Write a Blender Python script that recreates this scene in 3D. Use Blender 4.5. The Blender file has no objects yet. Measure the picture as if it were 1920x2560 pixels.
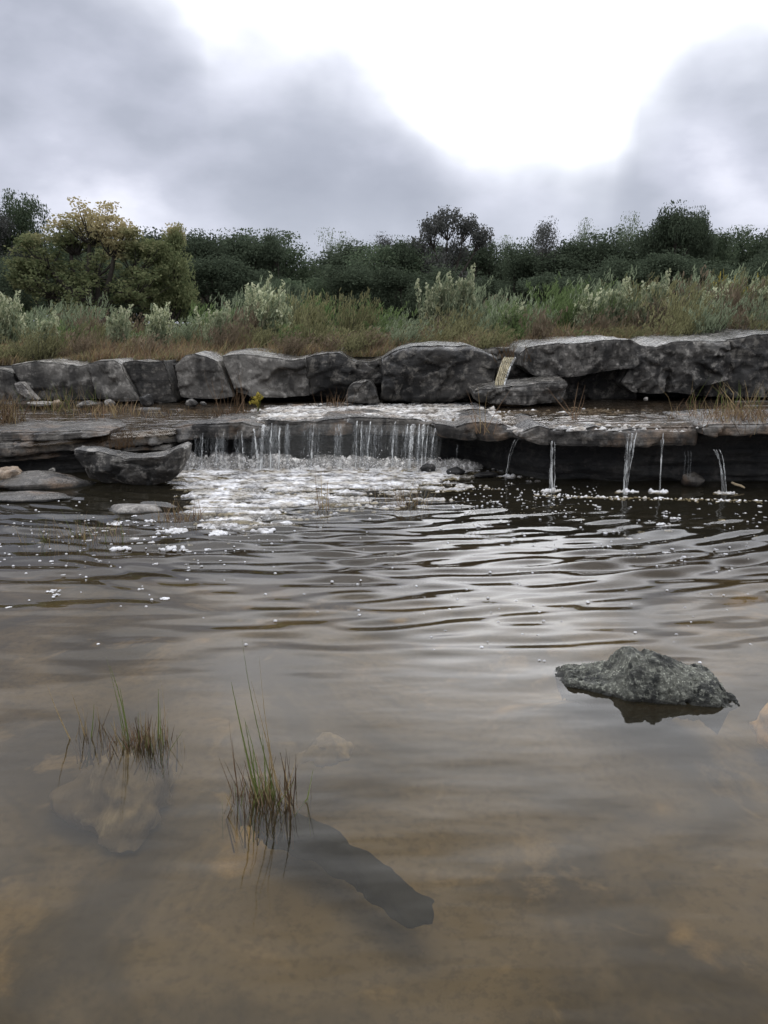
import bpy, math, random
import numpy as np
from mathutils import Vector

# ------------------------------------------------------------------ camera, sky, sun
S = bpy.context.scene
COL = S.collection
F, PITCH, CH = 2010.0, math.atan((1280 - 815) / 2010.0), 1.5
cam_d = bpy.data.cameras.new('camera'); cam = bpy.data.objects.new('camera', cam_d); COL.objects.link(cam)
cam.location = (0, 0, CH); cam.rotation_euler = (math.pi / 2 - PITCH, 0, 0)
cam_d.sensor_fit = 'HORIZONTAL'; cam_d.sensor_width = 36; cam_d.lens = F / 1920 * 36
cam_d.clip_start = 0.05; cam_d.clip_end = 2000
S.camera = cam
S.view_settings.view_transform = 'Standard'; S.view_settings.look = 'None'
S.view_settings.exposure = 0.12; S.view_settings.gamma = 1
try: S.view_settings.use_curve_mapping = False
except Exception: pass
S.render.engine = 'CYCLES'
S.cycles.max_bounces = 6; S.cycles.diffuse_bounces = 2; S.cycles.glossy_bounces = 3
S.cycles.transparent_max_bounces = 12; S.cycles.transmission_bounces = 4
S.cycles.use_denoising = True; S.cycles.caustics_reflective = False; S.cycles.caustics_refractive = False

def ray(px, py):
    dx = (px - 960) / F; dv = (1280 - py) / F
    return np.array([dx, math.cos(PITCH) + dv * math.sin(PITCH), -math.sin(PITCH) + dv * math.cos(PITCH)])
def atz(px, py, z=0.0):
    r = ray(px, py); k = (z - CH) / r[2]; return np.array([r[0] * k, r[1] * k, z])
def aty(px, py, y):
    r = ray(px, py); k = y / r[1]; return np.array([r[0] * k, y, CH + r[2] * k])
def topx(P):
    """photo position of world points (used only to decide where foam lies in the pool)"""
    P = np.asarray(P, float); x, y, z = P[..., 0], P[..., 1], P[..., 2] - CH
    d = y * math.cos(PITCH) - z * math.sin(PITCH); v = y * math.sin(PITCH) + z * math.cos(PITCH)
    d = np.maximum(d, .05)
    return 960 + F * x / d, 1280 - F * v / d

class N:
    """small node helper"""
    def __init__(s, nt): s.nt = nt
    def new(s, t, **kw):
        n = s.nt.nodes.new(t)
        for k, v in kw.items():
            if k.startswith('i_'): n.inputs[k[2:].replace('_', ' ')].default_value = v
            else: setattr(n, k, v)
        return n
    def link(s, a, b): s.nt.links.new(a, b)
    def put(s, v, sock):
        if isinstance(v, bpy.types.NodeSocket): s.link(v, sock)
        elif v is not None:
            if isinstance(v, tuple) and len(v) == 3 and sock.type == 'RGBA': v = v + (1,)
            sock.default_value = v
    def m(s, op, a, b=None, c=None, clamp=False):
        n = s.new('ShaderNodeMath', operation=op); n.use_clamp = clamp
        s.put(a, n.inputs[0]); s.put(b, n.inputs[1]); s.put(c, n.inputs[2]); return n.outputs[0]
    def mix(s, f, a, b, blend='MIX'):
        n = s.new('ShaderNodeMix', data_type='RGBA', blend_type=blend)
        s.put(f, n.inputs[0]); s.put(a, n.inputs[6]); s.put(b, n.inputs[7]); return n.outputs[2]
    def noise(s, vec, scale, detail=4, rough=.55, dist=0.0):
        n = s.new('ShaderNodeTexNoise'); s.put(vec, n.inputs['Vector'])
        n.inputs['Scale'].default_value = scale; n.inputs['Detail'].default_value = detail
        n.inputs['Roughness'].default_value = rough; n.inputs['Distortion'].default_value = dist
        return n.outputs['Fac']
    def ramp(s, fac, stops, interp='LINEAR'):
        n = s.new('ShaderNodeValToRGB'); s.put(fac, n.inputs[0]); r = n.color_ramp; r.interpolation = interp
        while len(r.elements) < len(stops): r.elements.new(.5)
        for e, (p, c) in zip(r.elements, stops):
            e.position = p; e.color = (c, c, c, 1) if not isinstance(c, tuple) else c + (1,)
        return n.outputs[0]
    def ss(s, x, a, b):
        n = s.new('ShaderNodeMapRange', interpolation_type='SMOOTHSTEP')
        s.put(x, n.inputs[0]); s.put(a, n.inputs[1]); s.put(b, n.inputs[2]); return n.outputs[0]
    def scalev(s, vec, sc, rot=None):
        n = s.new('ShaderNodeMapping'); s.put(vec, n.inputs[0]); n.inputs['Scale'].default_value = sc
        if rot: n.inputs['Rotation'].default_value = rot
        return n.outputs[0]

SUN_EL, SUN_AZ = math.radians(74), math.radians(12)      # azimuth from +Y towards +X: behind the bright gap
W = bpy.data.worlds.new('World'); S.world = W; W.use_nodes = True
W.node_tree.nodes.clear(); n = N(W.node_tree)
out = n.new('ShaderNodeOutputWorld')
sky = n.new('ShaderNodeTexSky', sky_type='NISHITA'); sky.sun_disc = False
sky.sun_elevation = SUN_EL; sky.sun_rotation = SUN_AZ
bg1 = n.new('ShaderNodeBackground', i_Strength=0.1); n.link(sky.outputs[0], bg1.inputs[0])
tc = n.new('ShaderNodeTexCoord'); d = tc.outputs['Generated']
sep = n.new('ShaderNodeSeparateXYZ'); n.link(d, sep.inputs[0])
az = n.m('MULTIPLY', n.m('ARCTAN2', sep.outputs[0], sep.outputs[1]), 180 / math.pi)
el = n.m('MULTIPLY', n.m('ARCSINE', sep.outputs[2]), 180 / math.pi)
def azel(px, py):
    r = ray(px, py); r = r / np.linalg.norm(r); return math.degrees(math.atan2(r[0], r[1])), math.degrees(math.asin(r[2]))
bnd = [azel(*q) for q in [(430, 20), (520, 145), (690, 175), (870, 185), (960, 240), (1050, 340), (1110, 415), (1300, 465), (1430, 475), (1530, 430), (1600, 290), (1740, 180), (1900, 160)]]
bnd = [(-60, 23), (-34, 25), (-21, 25)] + bnd + [(34, 17), (60, 22)]
nb = n.noise(n.scalev(d, (1, 1, 1.4)), 4.2, 4, .52)
nb2 = n.noise(n.scalev(d, (1, 1, 1.8)), 2.2, 5, .55)
azn = n.m('ADD', n.m('DIVIDE', az, 120), .5, clamp=True)
bel = n.m('MULTIPLY', n.ramp(azn, [(a / 120 + .5, (e + 2.6) / 90) for a, e in bnd]), 90)
over = n.m('ADD', n.m('SUBTRACT', el, bel), n.m('MULTIPLY', n.m('SUBTRACT', nb, .5), 9.5))
gap = n.ss(n.m('DIVIDE', over, n.m('ADD', 1.0, n.m('MULTIPLY', n.ss(el, 17, 28), 2.0))), -11.0, 10.0)
gap = n.m('POWER', gap, 2.7)
# outside the gap the overcast goes on: broken grey and bright patches overhead
high = n.ss(el, 22, 40)
patch = n.ss(nb2, .36, .66)
hg = n.m('ADD', .07, n.m('MULTIPLY', patch, .22))
gap = n.m('ADD', n.m('MULTIPLY', gap, n.m('SUBTRACT', 1.0, high)), n.m('MULTIPLY', hg, high))
v1 = n.noise(n.scalev(d, (1, 1, 1.9)), 6.0, 5, .5)
v2 = n.noise(n.scalev(d, (1, 1, 1.4)), 3.1, 3, .5)
cl = n.m('ADD', n.m('MULTIPLY', v1, .42), n.m('MULTIPLY', v2, .58))
cloud = n.ramp(cl, [(.30, (.335, .36, .435)), (.46, (.45, .475, .56)), (.56, (.60, .62, .725)), (.66, (.92, .93, 1.05))])
lowb = n.ss(el, 9.5, 5.0)
cloud = n.mix(n.m('MULTIPLY', lowb, .25), cloud, (.66, .70, .80))
colr = n.mix(gap, cloud, (5.6, 5.65, 5.8))
bg2 = n.new('ShaderNodeBackground', i_Strength=1.0); n.link(colr, bg2.inputs[0])
ms = n.new('ShaderNodeMixShader'); ms.inputs[0].default_value = .94
n.link(bg1.outputs[0], ms.inputs[1]); n.link(bg2.outputs[0], ms.inputs[2]); n.link(ms.outputs[0], out.inputs[0])

sl = bpy.data.lights.new('sun', 'SUN'); sl.energy = 0.7; sl.angle = math.radians(25); sl.color = (1, .97, .93)
so = bpy.data.objects.new('sun', sl); COL.objects.link(so)
sd = Vector((math.sin(SUN_AZ) * math.cos(SUN_EL), math.cos(SUN_AZ) * math.cos(SUN_EL), math.sin(SUN_EL)))
so.rotation_euler = sd.to_track_quat('Z', 'Y').to_euler(); so.location = (0, 5, 20)

# ------------------------------------------------------------------ helpers
rng = np.random.default_rng(7); R = random.Random(11)
PERM = np.random.default_rng(3).permutation(256); PERM = np.concatenate([PERM, PERM, PERM])
GR = np.random.default_rng(4).normal(size=(256, 3)); GR /= np.linalg.norm(GR, axis=1)[:, None]
def perlin(P, seed=0):
    P = np.asarray(P, float) + seed * 17.31
    i = np.floor(P).astype(int); f = P - i; i &= 255
    u = f * f * f * (f * (f * 6 - 15) + 10); r = 0
    for a in (0, 1):
        for b in (0, 1):
            for c in (0, 1):
                h = PERM[PERM[PERM[(i[..., 0] + a) & 255] + ((i[..., 1] + b) & 255)] + ((i[..., 2] + c) & 255)]
                g = GR[h]
                dt = g[..., 0] * (f[..., 0] - a) + g[..., 1] * (f[..., 1] - b) + g[..., 2] * (f[..., 2] - c)
                w = (u[..., 0] if a else 1 - u[..., 0]) * (u[..., 1] if b else 1 - u[..., 1]) * (u[..., 2] if c else 1 - u[..., 2])
                r = r + dt * w
    return r * 1.5
def fbm(P, oct=4, seed=0, gain=.5):
    P = np.asarray(P, float); r = 0; a = 1
    for o in range(oct): r = r + a * perlin(P * 2 ** o, seed + o * 3); a *= gain
    return r
def sstep(x, a, b):
    t = np.clip((x - a) / (b - a), 0, 1); return t * t * (3 - 2 * t)
def P3(x, y, z=0.0):
    x, y = np.broadcast_arrays(x, y); return np.stack([x, y, np.zeros_like(x) + z], -1)

def mesh_obj(name, V, Fc, mat, parent=None, smooth=True, midx=None):
    me = bpy.data.meshes.new(name); V = np.asarray(V, np.float32)
    me.vertices.add(len(V)); me.vertices.foreach_set('co', V.ravel())
    if isinstance(Fc, np.ndarray):
        k = Fc.shape[1]; nf = len(Fc)
        me.loops.add(nf * k); me.loops.foreach_set('vertex_index', Fc.ravel().astype(np.int32))
        me.polygons.add(nf); me.polygons.foreach_set('loop_start', np.arange(nf, dtype=np.int32) * k)
        try: me.polygons.foreach_set('loop_total', np.full(nf, k, np.int32))
        except Exception: pass
    else:
        me.clear_geometry(); me.from_pydata([tuple(map(float, v)) for v in V], [], [tuple(map(int, f)) for f in Fc])
    for mm in (mat if isinstance(mat, (list, tuple)) else [mat]): me.materials.append(mm)
    if midx is not None: me.polygons.foreach_set('material_index', np.asarray(midx, np.int32))
    me.update(calc_edges=True); me.validate()
    me.polygons.foreach_set('use_smooth', [smooth] * len(me.polygons))
    o = bpy.data.objects.new(name, me); COL.objects.link(o)
    if parent: o.parent = parent
    return o
def tag(o, label=None, cat=None, group=None, kind=None):
    if label: o['label'] = label
    if cat: o['category'] = cat
    if group: o['group'] = group
    if kind: o['kind'] = kind
    return o
def empty(name, loc=(0, 0, 0)):
    o = bpy.data.objects.new(name, None); COL.objects.link(o); o.location = loc; o.empty_display_size = .1; return o
def copy_tree(o, parent=None):
    c = o.copy(); COL.objects.link(c); c.parent = parent
    for ch in [q for q in ALLCH.get(o.name, [])]: copy_tree(ch, c)
    return c
ALLCH = {}
def kid(parent, o): ALLCH.setdefault(parent.name, []).append(o); return o
def grid_faces(nu, nv, off=0, flip=False):
    """nu x nv vertices, index = i*nv + j"""
    i, j = np.meshgrid(np.arange(nu - 1), np.arange(nv - 1), indexing='ij')
    a = (i * nv + j).ravel() + off; q = np.stack([a, a + nv, a + nv + 1, a + 1], 1)
    return q[:, ::-1] if flip else q
def poly_at(pl, t):
    """points along polyline at normalised length t"""
    pl = np.asarray(pl, float); seg = np.linalg.norm(np.diff(pl, axis=0), axis=1); s = np.concatenate([[0], np.cumsum(seg)]); s /= s[-1]
    return np.stack([np.interp(t, s, pl[:, k]) for k in range(pl.shape[1])], -1)

def tube(path, radii, sides=6, squash=1.0):
    """verts, faces of a tapered tube"""
    path = np.asarray(path, float); n_ = len(path); V = []
    T = np.gradient(path, axis=0); T /= np.linalg.norm(T, axis=1)[:, None] + 1e-9
    ref = np.array([0, 1., 0]) if abs(T[0][1]) < .8 else np.array([1., 0, 0])
    for i in range(n_):
        a = np.cross(T[i], ref); a /= np.linalg.norm(a) + 1e-9; b = np.cross(T[i], a)
        for k in range(sides):
            th = 2 * math.pi * k / sides
            V.append(path[i] + radii[i] * (math.cos(th) * a + squash * math.sin(th) * b))
    Fc = []
    for i in range(n_ - 1):
        for k in range(sides):
            k2 = (k + 1) % sides; Fc.append((i * sides + k, i * sides + k2, (i + 1) * sides + k2, (i + 1) * sides + k))
    return np.array(V), np.array(Fc)
class Buf:
    def __init__(s): s.V = []; s.F = []; s.M = []; s.n = 0
    def add(s, V, Fc, m=0):
        if len(V) == 0: return
        s.V.append(np.asarray(V, float)); s.F.append(np.asarray(Fc) + s.n); s.M.append(np.full(len(Fc), m)); s.n += len(V)
    def obj(s, name, mat, parent=None, smooth=True):
        return mesh_obj(name, np.concatenate(s.V), np.concatenate(s.F), mat, parent, smooth, np.concatenate(s.M))
def quads(C, A, B):
    """quads centred at C with half axes A, B"""
    V = np.stack([C - A - B, C + A - B, C + A + B, C - A + B], 1).reshape(-1, 3)
    Fc = np.arange(len(V)).reshape(-1, 4); return V, Fc
def blades(base, tip, w, bend=None):
    """narrow kites from base to tip (two-quad strips) ; w half width arrays"""
    nB = len(base); dirv = tip - base; side = np.cross(dirv, rng.normal(size=(nB, 3))); side /= np.linalg.norm(side, axis=1)[:, None] + 1e-9
    mid = base + dirv * .55 + (bend if bend is not None else 0)
    w = np.asarray(w)[:, None]
    V = np.stack([base - side * w, base + side * w, mid + side * w * .8, mid - side * w * .8, tip + side * w * .15, tip - side * w * .15], 1).reshape(-1, 3)
    a = np.arange(nB)[:, None] * 6; Fc = np.concatenate([a + [0, 1, 2, 3], a + [3, 2, 4, 5]]); return V, Fc

# ------------------------------------------------------------------ materials
def mat(name):
    m_ = bpy.data.materials.new(name); m_.use_nodes = True; m_.node_tree.nodes.clear(); n = N(m_.node_tree)
    o = n.new('ShaderNodeOutputMaterial'); return m_, n, o
def pbsdf(n, out, color, rough=.6, spec=.5, normal=None, **kw):
    b = n.new('ShaderNodeBsdfPrincipled'); n.put(color, b.inputs['Base Color']); n.put(rough, b.inputs['Roughness'])
    n.put(spec, b.inputs['Specular IOR Level'])
    if normal is not None: n.link(normal, b.inputs['Normal'])
    for k, v in kw.items(): n.put(v, b.inputs[k.replace('_', ' ')])
    if out is not None: n.link(b.outputs[0], out.inputs[0])
    return b
def bump(n, h, strength=.5, dist=.02):
    b = n.new('ShaderNodeBump', i_Strength=strength, i_Distance=dist); n.link(h, b.inputs['Height']); return b.outputs[0]

def rock_mat(name, dark, mid, light, sc=1.0, wet=.35, warm=None, lichen=.5, pit=1.0, strata=0.0):
    m_, n, o = mat(name)
    g = n.new('ShaderNodeNewGeometry'); p = g.outputs['Position']
    a = n.noise(p, 1.7 * sc, 6, .62, .4); b = n.noise(p, 9 * sc, 6, .68); c = n.noise(p, 42 * sc, 4, .7)
    # mostly mid grey with dark grime and pale lichen patches
    colr = n.mix(n.ss(a, .36, .60), dark, mid)
    colr = n.mix(n.m('MULTIPLY', n.ss(b, .50, .64), .75), colr, light)
    stain = n.noise(n.scalev(p, (3.2 * sc, 3.2 * sc, .7 * sc)), 1.6, 6, .6)
    colr = n.mix(n.m('MULTIPLY', n.ss(stain, .50, .62), .75 if sc < 3 else .4), colr, tuple(x * .45 for x in dark))
    vo = n.new('ShaderNodeTexVoronoi', feature='F1'); n.link(p, vo.inputs['Vector']); vo.inputs['Scale'].default_value = 14 * sc
    lich = n.m('MULTIPLY', n.ss(n.m('ADD', vo.outputs['Distance'], n.m('MULTIPLY', n.m('SUBTRACT', c, .5), .6)), .38, .14), n.ss(a, .50, .62))
    colr = n.mix(n.m('MULTIPLY', lich, lichen), colr, tuple(min(1, x * 1.5) for x in light))
    if warm:
        w_ = n.noise(p, 2.6 * sc, 5, .6); colr = n.mix(n.m('MULTIPLY', n.ss(w_, .50, .66), .85), colr, warm)
    colr = n.mix(n.m('MULTIPLY', n.ss(c, .42, .7), .35), colr, tuple(x * .5 for x in dark))
    sepn = n.new('ShaderNodeSeparateXYZ'); n.link(g.outputs['Normal'], sepn.inputs[0])
    # rain film lies on what faces up
    film = n.m('MULTIPLY', n.ss(sepn.outputs[2], .5, .85), n.ss(b, .72, .50))
    rough = n.m('SUBTRACT', .82, n.m('MULTIPLY', film, wet))
    spz = n.new('ShaderNodeSeparateXYZ'); n.link(p, spz.inputs[0])
    soak = n.ss(n.m('ADD', spz.outputs[2], n.m('MULTIPLY', b, .03)), .042, .022)
    colr = n.mix(n.m('MULTIPLY', soak, .8), colr, (.012, .012, .009))
    h = n.m('ADD', n.m('MULTIPLY', b, .6), n.m('MULTIPLY', c, .35 * pit))
    if strata:
        st = n.noise(n.scalev(p, (.9, .9, 26)), 1.0, 5, .6); h = n.m('ADD', h, n.m('MULTIPLY', st, strata))
        colr = n.mix(n.m('MULTIPLY', n.ss(st, .54, .66), .45), colr, tuple(x * .5 for x in dark))
    crack = n.new('ShaderNodeTexVoronoi', feature='DISTANCE_TO_EDGE'); crack.inputs['Scale'].default_value = 1.9 * sc
    dv = n.new('ShaderNodeVectorMath', operation='ADD'); n.link(p, dv.inputs[0])
    nz = n.new('ShaderNodeTexNoise'); n.link(p, nz.inputs['Vector']); nz.inputs['Scale'].default_value = 4; n.link(nz.outputs['Color'], dv.inputs[1])
    n.link(dv.outputs[0], crack.inputs['Vector'])
    ce = n.ss(crack.outputs['Distance'], .0, .012); h = n.m('ADD', h, n.m('MULTIPLY', ce, .18))
    pbsdf(n, o, colr, rough, .5, bump(n, h, .9, .035))
    return m_
M_LEDGE = rock_mat('ledge_rock', (.022, .021, .019), (.115, .107, .094), (.32, .30, .265), 1.0, .66, strata=.35)
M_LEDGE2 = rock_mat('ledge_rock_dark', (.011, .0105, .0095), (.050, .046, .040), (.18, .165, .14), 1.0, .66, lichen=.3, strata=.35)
M_LEDGE3 = rock_mat('smooth_ledge_rock', (.045, .042, .037), (.145, .135, .118), (.33, .31, .275), .8, .6, None, .35, .7)
M_SHELF = rock_mat('shelf_rock', (.02, .018, .016), (.075, .068, .058), (.16, .145, .125), 1.1, .6, (.15, .105, .07), .2, 1.0, .8)
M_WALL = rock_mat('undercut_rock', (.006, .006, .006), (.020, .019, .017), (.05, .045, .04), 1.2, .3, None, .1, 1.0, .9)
M_FRONT = rock_mat('pitted_rock', (.022, .024, .021), (.19, .195, .16), (.46, .47, .39), 5.5, .15, None, 1.0, 1.6)
M_TAN = rock_mat('tan_rock', (.12, .085, .055), (.30, .22, .15), (.45, .38, .30), 2.5, .3)
M_PALE = rock_mat('pale_stone', (.12, .11, .10), (.30, .28, .25), (.48, .46, .42), 3.0, .3)

def bed_mat(name, c0, c1, c2, c3):
    m_, n, o = mat(name); g = n.new('ShaderNodeNewGeometry'); p = g.outputs['Position']
    a = n.noise(p, .9, 5, .6, .9); b = n.noise(p, 2.6, 6, .65, .6); c = n.noise(p, 24, 5, .7)
    colr = n.mix(n.ss(a, .38, .62), c0, c1); colr = n.mix(n.m('MULTIPLY', n.ss(b, .56, .68), .7), colr, c2)
    b2 = n.noise(p, 1.5, 5, .6); colr = n.mix(n.m('MULTIPLY', n.ss(b2, .60, .70), .8), colr, c3)
    colr = n.mix(n.m('MULTIPLY', n.ss(c, .45, .65), .35), colr, tuple(x * .5 for x in c0))
    sz_ = n.new('ShaderNodeSeparateXYZ'); n.link(p, sz_.inputs[0]); colr = n.mix(n.m('MULTIPLY', n.ss(sz_.outputs[2], -.36, -.48), .9), colr, (.035, .022, .012))  # deeper bed coloured darker, standing in for light absorbed by murky water
    pbsdf(n, o, colr, .9, .2, bump(n, n.m('ADD', b, n.m('MULTIPLY', c, .2)), .4, .02)); return m_
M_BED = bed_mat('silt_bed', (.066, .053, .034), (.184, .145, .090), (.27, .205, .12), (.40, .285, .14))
M_DARKBED = bed_mat('dark_bed_shape', (.012, .013, .014), (.02, .021, .022), (.032, .032, .03), (.035, .035, .03))  # near-black tones for the long dark shape on the bed
M_SUBPALE = bed_mat('pale_submerged_rock', (.16, .13, .095), (.40, .34, .26), (.75, .68, .58), (.5, .37, .2))
M_SUBTAN = bed_mat('tan_submerged_rock', (.55, .36, .20), (.85, .58, .33), (.9, .66, .4), (.9, .6, .3))
M_BANK = bed_mat('bank_soil', (.04, .035, .022), (.07, .06, .035), (.10, .075, .045), (.09, .06, .035))

def water_mat(name, murk, trans, mfac, rough=.03, bsc=(2.5, 7), bst=.12):
    m_, n, o = mat(name); g = n.new('ShaderNodeNewGeometry'); p = g.outputs['Position']
    a = n.noise(n.scalev(p, (bsc[0], bsc[1], 1)), 1.0, 2, .4); c = n.noise(n.scalev(p, (3.5, 9, 1)), 1.3, 1, .4)
    nr = bump(n, n.m('ADD', a, n.m('MULTIPLY', c, .35)), bst, .02)
    tr = n.new('ShaderNodeBsdfTransparent'); n.put(trans, tr.inputs[0])
    silt = n.noise(p, 1.3, 4, .55)
    df = n.new('ShaderNodeBsdfDiffuse'); n.put(murk, df.inputs[0])
    m1 = n.new('ShaderNodeMixShader'); n.put(n.m('ADD', mfac - .08, n.m('MULTIPLY', silt, .16)), m1.inputs[0])
    n.link(tr.outputs[0], m1.inputs[1]); n.link(df.outputs[0], m1.inputs[2])
    gl = n.new('ShaderNodeBsdfGlossy', i_Roughness=rough); n.link(nr, gl.inputs['Normal'])
    fr = n.new('ShaderNodeFresnel', i_IOR=1.34); n.link(nr, fr.inputs['Normal'])
    m2 = n.new('ShaderNodeMixShader'); n.link(fr.outputs[0], m2.inputs[0])
    n.link(m1.outputs[0], m2.inputs[1]); n.link(gl.outputs[0], m2.inputs[2]); n.link(m2.outputs[0], o.inputs[0]); return m_
M_WATER = water_mat('pool_water', (.058, .051, .034), (.88, .80, .61), .22)
M_SHWATER = water_mat('shelf_water', (.10, .078, .055), (.8, .7, .56), .22, .06, (6, 20), .6)

def foam_mat(name, col1, col2, sc, lace=0.0):
    m_, n, o = mat(name); g = n.new('ShaderNodeNewGeometry'); p = g.outputs['Position']
    a = n.noise(p, 5 * sc, 5, .6); v = n.new('ShaderNodeTexVoronoi'); n.link(p, v.inputs[0]); v.inputs['Scale'].default_value = 90 * sc
    colr = n.mix(n.ss(a, .38, .6), col1, col2)
    b = pbsdf(n, o, colr, .55, .4, bump(n, n.m('ADD', v.outputs['Distance'], a), .6, .01))
    if lace:
        q = n.noise(n.scalev(p, (12, 30, 20)), 1.0, 6, .68, .6); w = n.noise(n.scalev(p, (3, 8, 5)), 1.0, 4, .6)
        k = n.ss(n.m('ADD', n.m('MULTIPLY', q, .5), n.m('MULTIPLY', w, .5)), (.46 - .16 * (1 - lace)), .62)
        tr = n.new('ShaderNodeBsdfTransparent'); mx = n.new('ShaderNodeMixShader'); n.put(n.m('ADD', .12, n.m('MULTIPLY', k, .86)), mx.inputs[0])
        n.link(tr.outputs[0], mx.inputs[1]); n.link(b.outputs[0], mx.inputs[2]); n.link(mx.outputs[0], o.inputs[0])
    return m_
M_FOAM = foam_mat('foam', (.45, .42, .37), (.76, .76, .77), 1.0)
M_LACE = foam_mat('laced_foam', (.45, .42, .37), (.78, .78, .79), 1.0, .55)
M_LACE2 = foam_mat('laced_shelf_foam', (.40, .36, .31), (.74, .73, .71), 1.0, .7)
M_FOAM2 = foam_mat('churned_foam', (.22, .19, .15), (.58, .57, .55), 1.0)
M_CLUMP = foam_mat('foam_clump', (.5, .49, .48), (.74, .74, .75), 2.0)
M_BUB = None
m_, n, o = mat('bubble_film'); tr = n.new('ShaderNodeBsdfTransparent'); b = pbsdf(n, None, (.75, .76, .78), .12, .8)
lw = n.new('ShaderNodeLayerWeight', i_Blend=.35); mx = n.new('ShaderNodeMixShader'); n.link(n.m('ADD', n.m('MULTIPLY', lw.outputs['Facing'], .7), .2, clamp=True), mx.inputs[0])
n.link(tr.outputs[0], mx.inputs[1]); n.link(b.outputs[0], mx.inputs[2]); n.link(mx.outputs[0], o.inputs[0]); M_BUB = m_

def fall_mat(name, colr, dens, sc=(70, 70, 3.2)):
    m_, n, o = mat(name); g = n.new('ShaderNodeNewGeometry'); p = g.outputs['Position']
    s1 = n.noise(n.scalev(p, sc), 1.0, 4, .6); s2 = n.noise(n.scalev(p, (14, 14, 5)), 1.0, 3, .5)
    tr = n.new('ShaderNodeBsdfTransparent')
    b = pbsdf(n, None, colr, .18, .8, bump(n, s1, .5, .02))
    f = n.ss(n.m('ADD', n.m('MULTIPLY', s1, .6), n.m('MULTIPLY', s2, .4)), .62 - dens * .25, .70 - dens * .15)
    mx = n.new('ShaderNodeMixShader'); n.put(n.m('ADD', n.m('MULTIPLY', f, .80), .10, clamp=True), mx.inputs[0])
    n.link(tr.outputs[0], mx.inputs[1]); n.link(b.outputs[0], mx.inputs[2]); n.link(mx.outputs[0], o.inputs[0]); return m_
M_FALL = fall_mat('falling_water', (.68, .69, .67), .58, (60, 60, 5))
M_FALLT = fall_mat('thin_falling_water', (.50, .52, .52), .30)
M_VEIL = fall_mat('water_veil', (.42, .42, .39), .02, (26, 26, 2.2))
M_SPOUT = fall_mat('brown_spout_water', (.34, .29, .17), .95)
M_SPRAY = fall_mat('spray', (.62, .60, .56), .45, (30, 30, 22))

def leaf_mat(name, c0, c1, transl=.35, patch=None):
    m_, n, o = mat(name); g = n.new('ShaderNodeNewGeometry'); r = g.outputs['Random Per Island']
    colr = n.mix(r, c0, c1)
    oi = n.new('ShaderNodeObjectInfo')
    hsv = n.new('ShaderNodeHueSaturation'); n.put(n.m('ADD', .80, n.m('MULTIPLY', oi.outputs['Random'], .4)), hsv.inputs['Value']); n.link(colr, hsv.inputs['Color']); colr = hsv.outputs[0]
    if patch:
        a = n.noise(g.outputs['Position'], .55, 4, .6); sz_ = n.new('ShaderNodeSeparateXYZ'); n.link(g.outputs['Position'], sz_.inputs[0]); colr = n.mix(n.ss(n.m('ADD', a, n.m('MULTIPLY', n.m('SUBTRACT', sz_.outputs[2], 3.6), .14)), .44, .66), colr, patch)
    df = n.new('ShaderNodeBsdfDiffuse'); n.put(colr, df.inputs[0]); t = n.new('ShaderNodeBsdfTranslucent'); n.put(colr, t.inputs[0])
    mx = n.new('ShaderNodeMixShader', ); mx.inputs[0].default_value = transl; n.link(df.outputs[0], mx.inputs[1]); n.link(t.outputs[0], mx.inputs[2]); n.link(mx.outputs[0], o.inputs[0]); return m_
L_DARK = leaf_mat('juniper_leaf', (.050, .066, .044), (.108, .134, .088))
L_GREEN = leaf_mat('oak_leaf', (0.056, 0.080, 0.050), (0.131, 0.163, 0.100))
L_HAZED = leaf_mat('hazed_leaf', (0.108, 0.138, 0.090), (0.204, 0.240, 0.156))  # leaf colour lifted to paint the haze over far skyline trees
L_YEL = leaf_mat('yellowing_leaf', (0.112, 0.143, 0.068), (0.255, 0.270, 0.135), .4, (.42, .36, .20))
L_GREY = leaf_mat('bare_twig_leaf', (0.062, 0.067, 0.062), (0.126, 0.126, 0.114))
S_GREY = leaf_mat('greygreen_shrub_leaf', (0.140, 0.175, 0.105), (0.295, 0.336, 0.217), .4)
S_GREEN = leaf_mat('green_shrub_leaf', (0.088, 0.131, 0.050), (0.188, 0.250, 0.106), .4)
S_OLIVE = leaf_mat('olive_shrub_leaf', (.135, .135, .068), (.27, .26, .135), .4)
S_BROWN = leaf_mat('brown_shrub_leaf', (.13, .10, .07), (.26, .21, .145), .3)
S_YEL = leaf_mat('yellow_shrub_leaf', (.22, .19, .04), (.42, .34, .08), .4)
S_PLUME = leaf_mat('cream_plume', (.34, .37, .22), (.60, .61, .42), .4)
G_RED = leaf_mat('reddish_grass', (.13, .085, .055), (.28, .19, .12), .3)
G_STRAW = leaf_mat('straw_grass', (.20, .15, .075), (.38, .29, .16), .3)
G_GREEN = leaf_mat('green_grass', (.08, .105, .03), (.17, .20, .07), .4)
G_DARK = leaf_mat('dead_dark_grass', (.045, .030, .018), (.13, .085, .05), .2)
m_, n, o = mat('bark'); g = n.new('ShaderNodeNewGeometry'); a = n.noise(g.outputs['Position'], 14, 4, .6)
pbsdf(n, o, n.mix(a, (.025, .022, .018), (.08, .07, .058)), .9, .2, bump(n, a, .6, .03)); M_BARK = m_
m_, n, o = mat('dead_wood'); g = n.new('ShaderNodeNewGeometry'); a = n.noise(g.outputs['Position'], 40, 4, .6)
pbsdf(n, o, n.mix(a, (.20, .15, .09), (.42, .34, .22)), .8, .3, bump(n, a, .5, .01)); M_WOOD = m_

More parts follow.
